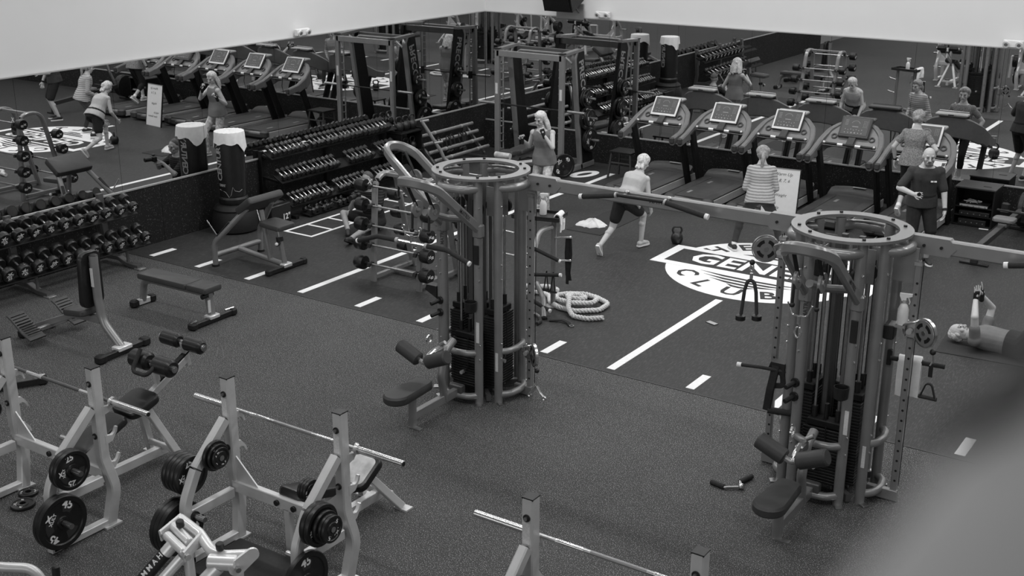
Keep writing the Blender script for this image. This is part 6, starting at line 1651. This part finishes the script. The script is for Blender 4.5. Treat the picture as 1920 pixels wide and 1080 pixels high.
Rz = Matrix.Rotation(0.52, 4, 'Z')
t = thing('stopwatch', 'small dark stopwatch in the bald man\'s raised hand', 'stopwatch', V((9.71, -3.15, 0)) + (Rz @ (LM['wrR'] + V((0.045, -0.08, 0.025)))), 0.5)
G().lathe([(0.0, -0.01), (0.026, -0.01), (0.028, 0.0), (0.026, 0.01), (0.0, 0.01)], TR(0, 0, 0, PI / 2), 18).obj('watch_case', 'black', t)
G().cyl((0, 0, 0.026), (0, 0, 0.038), 0.006, seg=8).obj('button', 'steel', t)
PL, LL, HLY = person('man lying on his back on a dark mat, gloved arms raised', (11.10, -6.04, 0.014), PI / 2 - 0.08, 1.70,
    dict(pel=(0, -0.66, 0.125), neck=(0, -0.14, 0.135), head=(0, 0.035, 0.125), look=(0, -0.28, 1), hup=(0, 1, 0), fwd=(0, 0, 1), sh_side=(1, 0, 0), hip_side=(1, 0, 0),
         wrL=(0.13, -0.12, 0.58), wrR=(-0.02, -0.10, 0.57), ehL=(1, -0.4, 0), ehR=(-1, -0.3, 0), hdL=(-0.05, 0.03, 1), hdR=(0.02, -0.05, 1), curlL=0.15, curlR=0.15, pnL=(-0.4, 1, 0), pnR=(0.6, 0.9, 0),
         anL=(0.12, -1.06, 0.085), anR=(-0.12, -1.06, 0.085), khL=(0.1, 0, 1), khR=(-0.1, 0, 1), toeL=(0.1, -1, 0), toeR=(-0.1, -1, 0)),
    dict(male=True, top='cloth_m', hem=-0.02, sleeve=0.5, top_fit=0.014, top_name='t_shirt', bottom='cloth_b', leg=0.62, bottom_name='shorts', leg_fit=0.03, glove=True, shoe='shoed',
         hair=dict(m='hairl', lumps=[(0, -0.045, 0.045, 0.082), (0.045, -0.045, 0.02, 0.05), (-0.045, -0.045, 0.02, 0.05), (0, -0.06, -0.01, 0.06)])))
PS, LS, HS = person('man in a dark striped shirt sitting on the turf behind the barbell rack', (2.20, -6.18, 0.004), 0.18, 1.68,
    dict(pel=(0, 0.08, 0.13), neck=(-0.02, 0.0, 0.62), head=(-0.03, -0.05, 0.80), look=(-0.15, -1, -0.12), fwd=(0, -1, 0.1),
         wrL=(0.10, -0.34, 0.58), wrR=(-0.10, -0.32, 0.56), ehL=(0.8, 0, -1), ehR=(-0.6, 0, -1), hdL=(-0.4, -0.6, 0.3), hdR=(0.3, -0.7, 0.3), curlL=1.0, curlR=1.0,
         anL=(0.10, -0.80, 0.085), anR=(-0.16, -0.46, 0.10), khL=(0.25, 0, 1), khR=(-1, -0.3, 0.5), toeL=(0.1, -1, 0.5), toeR=(0.5, -0.8, 0.1)),
    dict(male=True, top='dstripe', hem=0.0, sleeve=0.7, top_name='polo_shirt', bottom='cloth_b', leg=0.7, bottom_name='shorts', leg_fit=0.02, shoe='shoed', sole='black', skin='skint', brow='haird',
         hair=dict(m='haird', lumps=[(0, -0.02, 0.062, 0.078), (0.03, -0.03, 0.05, 0.06), (-0.03, -0.03, 0.05, 0.06), (0, -0.045, 0.03, 0.07)])))
t = thing('camera', 'black camera in the hands of the seated man', 'camera', V((2.20, -6.18, 0)) + (Matrix.Rotation(0.18, 4, 'Z') @ V((0.0, -0.44, 0.60))), 0.18)
G().box((0, 0, 0.05), (0.14, 0.07, 0.10), ch=0.015).obj('camera_body', 'black', t)
G().cyl((0, -0.03, 0.05), (0, -0.17, 0.05), 0.038, seg=18, ch=0.005).obj('lens', 'black', t)
G().box((0, 0, 0.115), (0.05, 0.05, 0.03), ch=0.008).obj('viewfinder', 'black', t)

# ------------------------------------------------------------------ rounded balcony parapet right in front of the camera, far out of focus

A_, B_ = V((14.1029, -19.7973, 5.0358)), V((14.0901, -19.8466, 5.0139))
ax = (B_ - A_).normalized()
t = thing('balcony_edge', 'rounded grey balcony edge, far out of focus in the lower right corner', 'railing', A_)
o_ = V(A_)
G().tube([A_ - o_ - ax * 0.03, B_ - o_ + ax * 0.06], 0.030, 24).obj('padded_rail', 'far', t)
e_ = V((-0.8001, -0.3392, 0.4948))
G().tube([A_ - o_ - ax * 0.03 + e_ * 0.026, A_ - o_ + ax * 0.018 + e_ * 0.027], 0.0075, 12).obj('dark_trim', 'black', t)
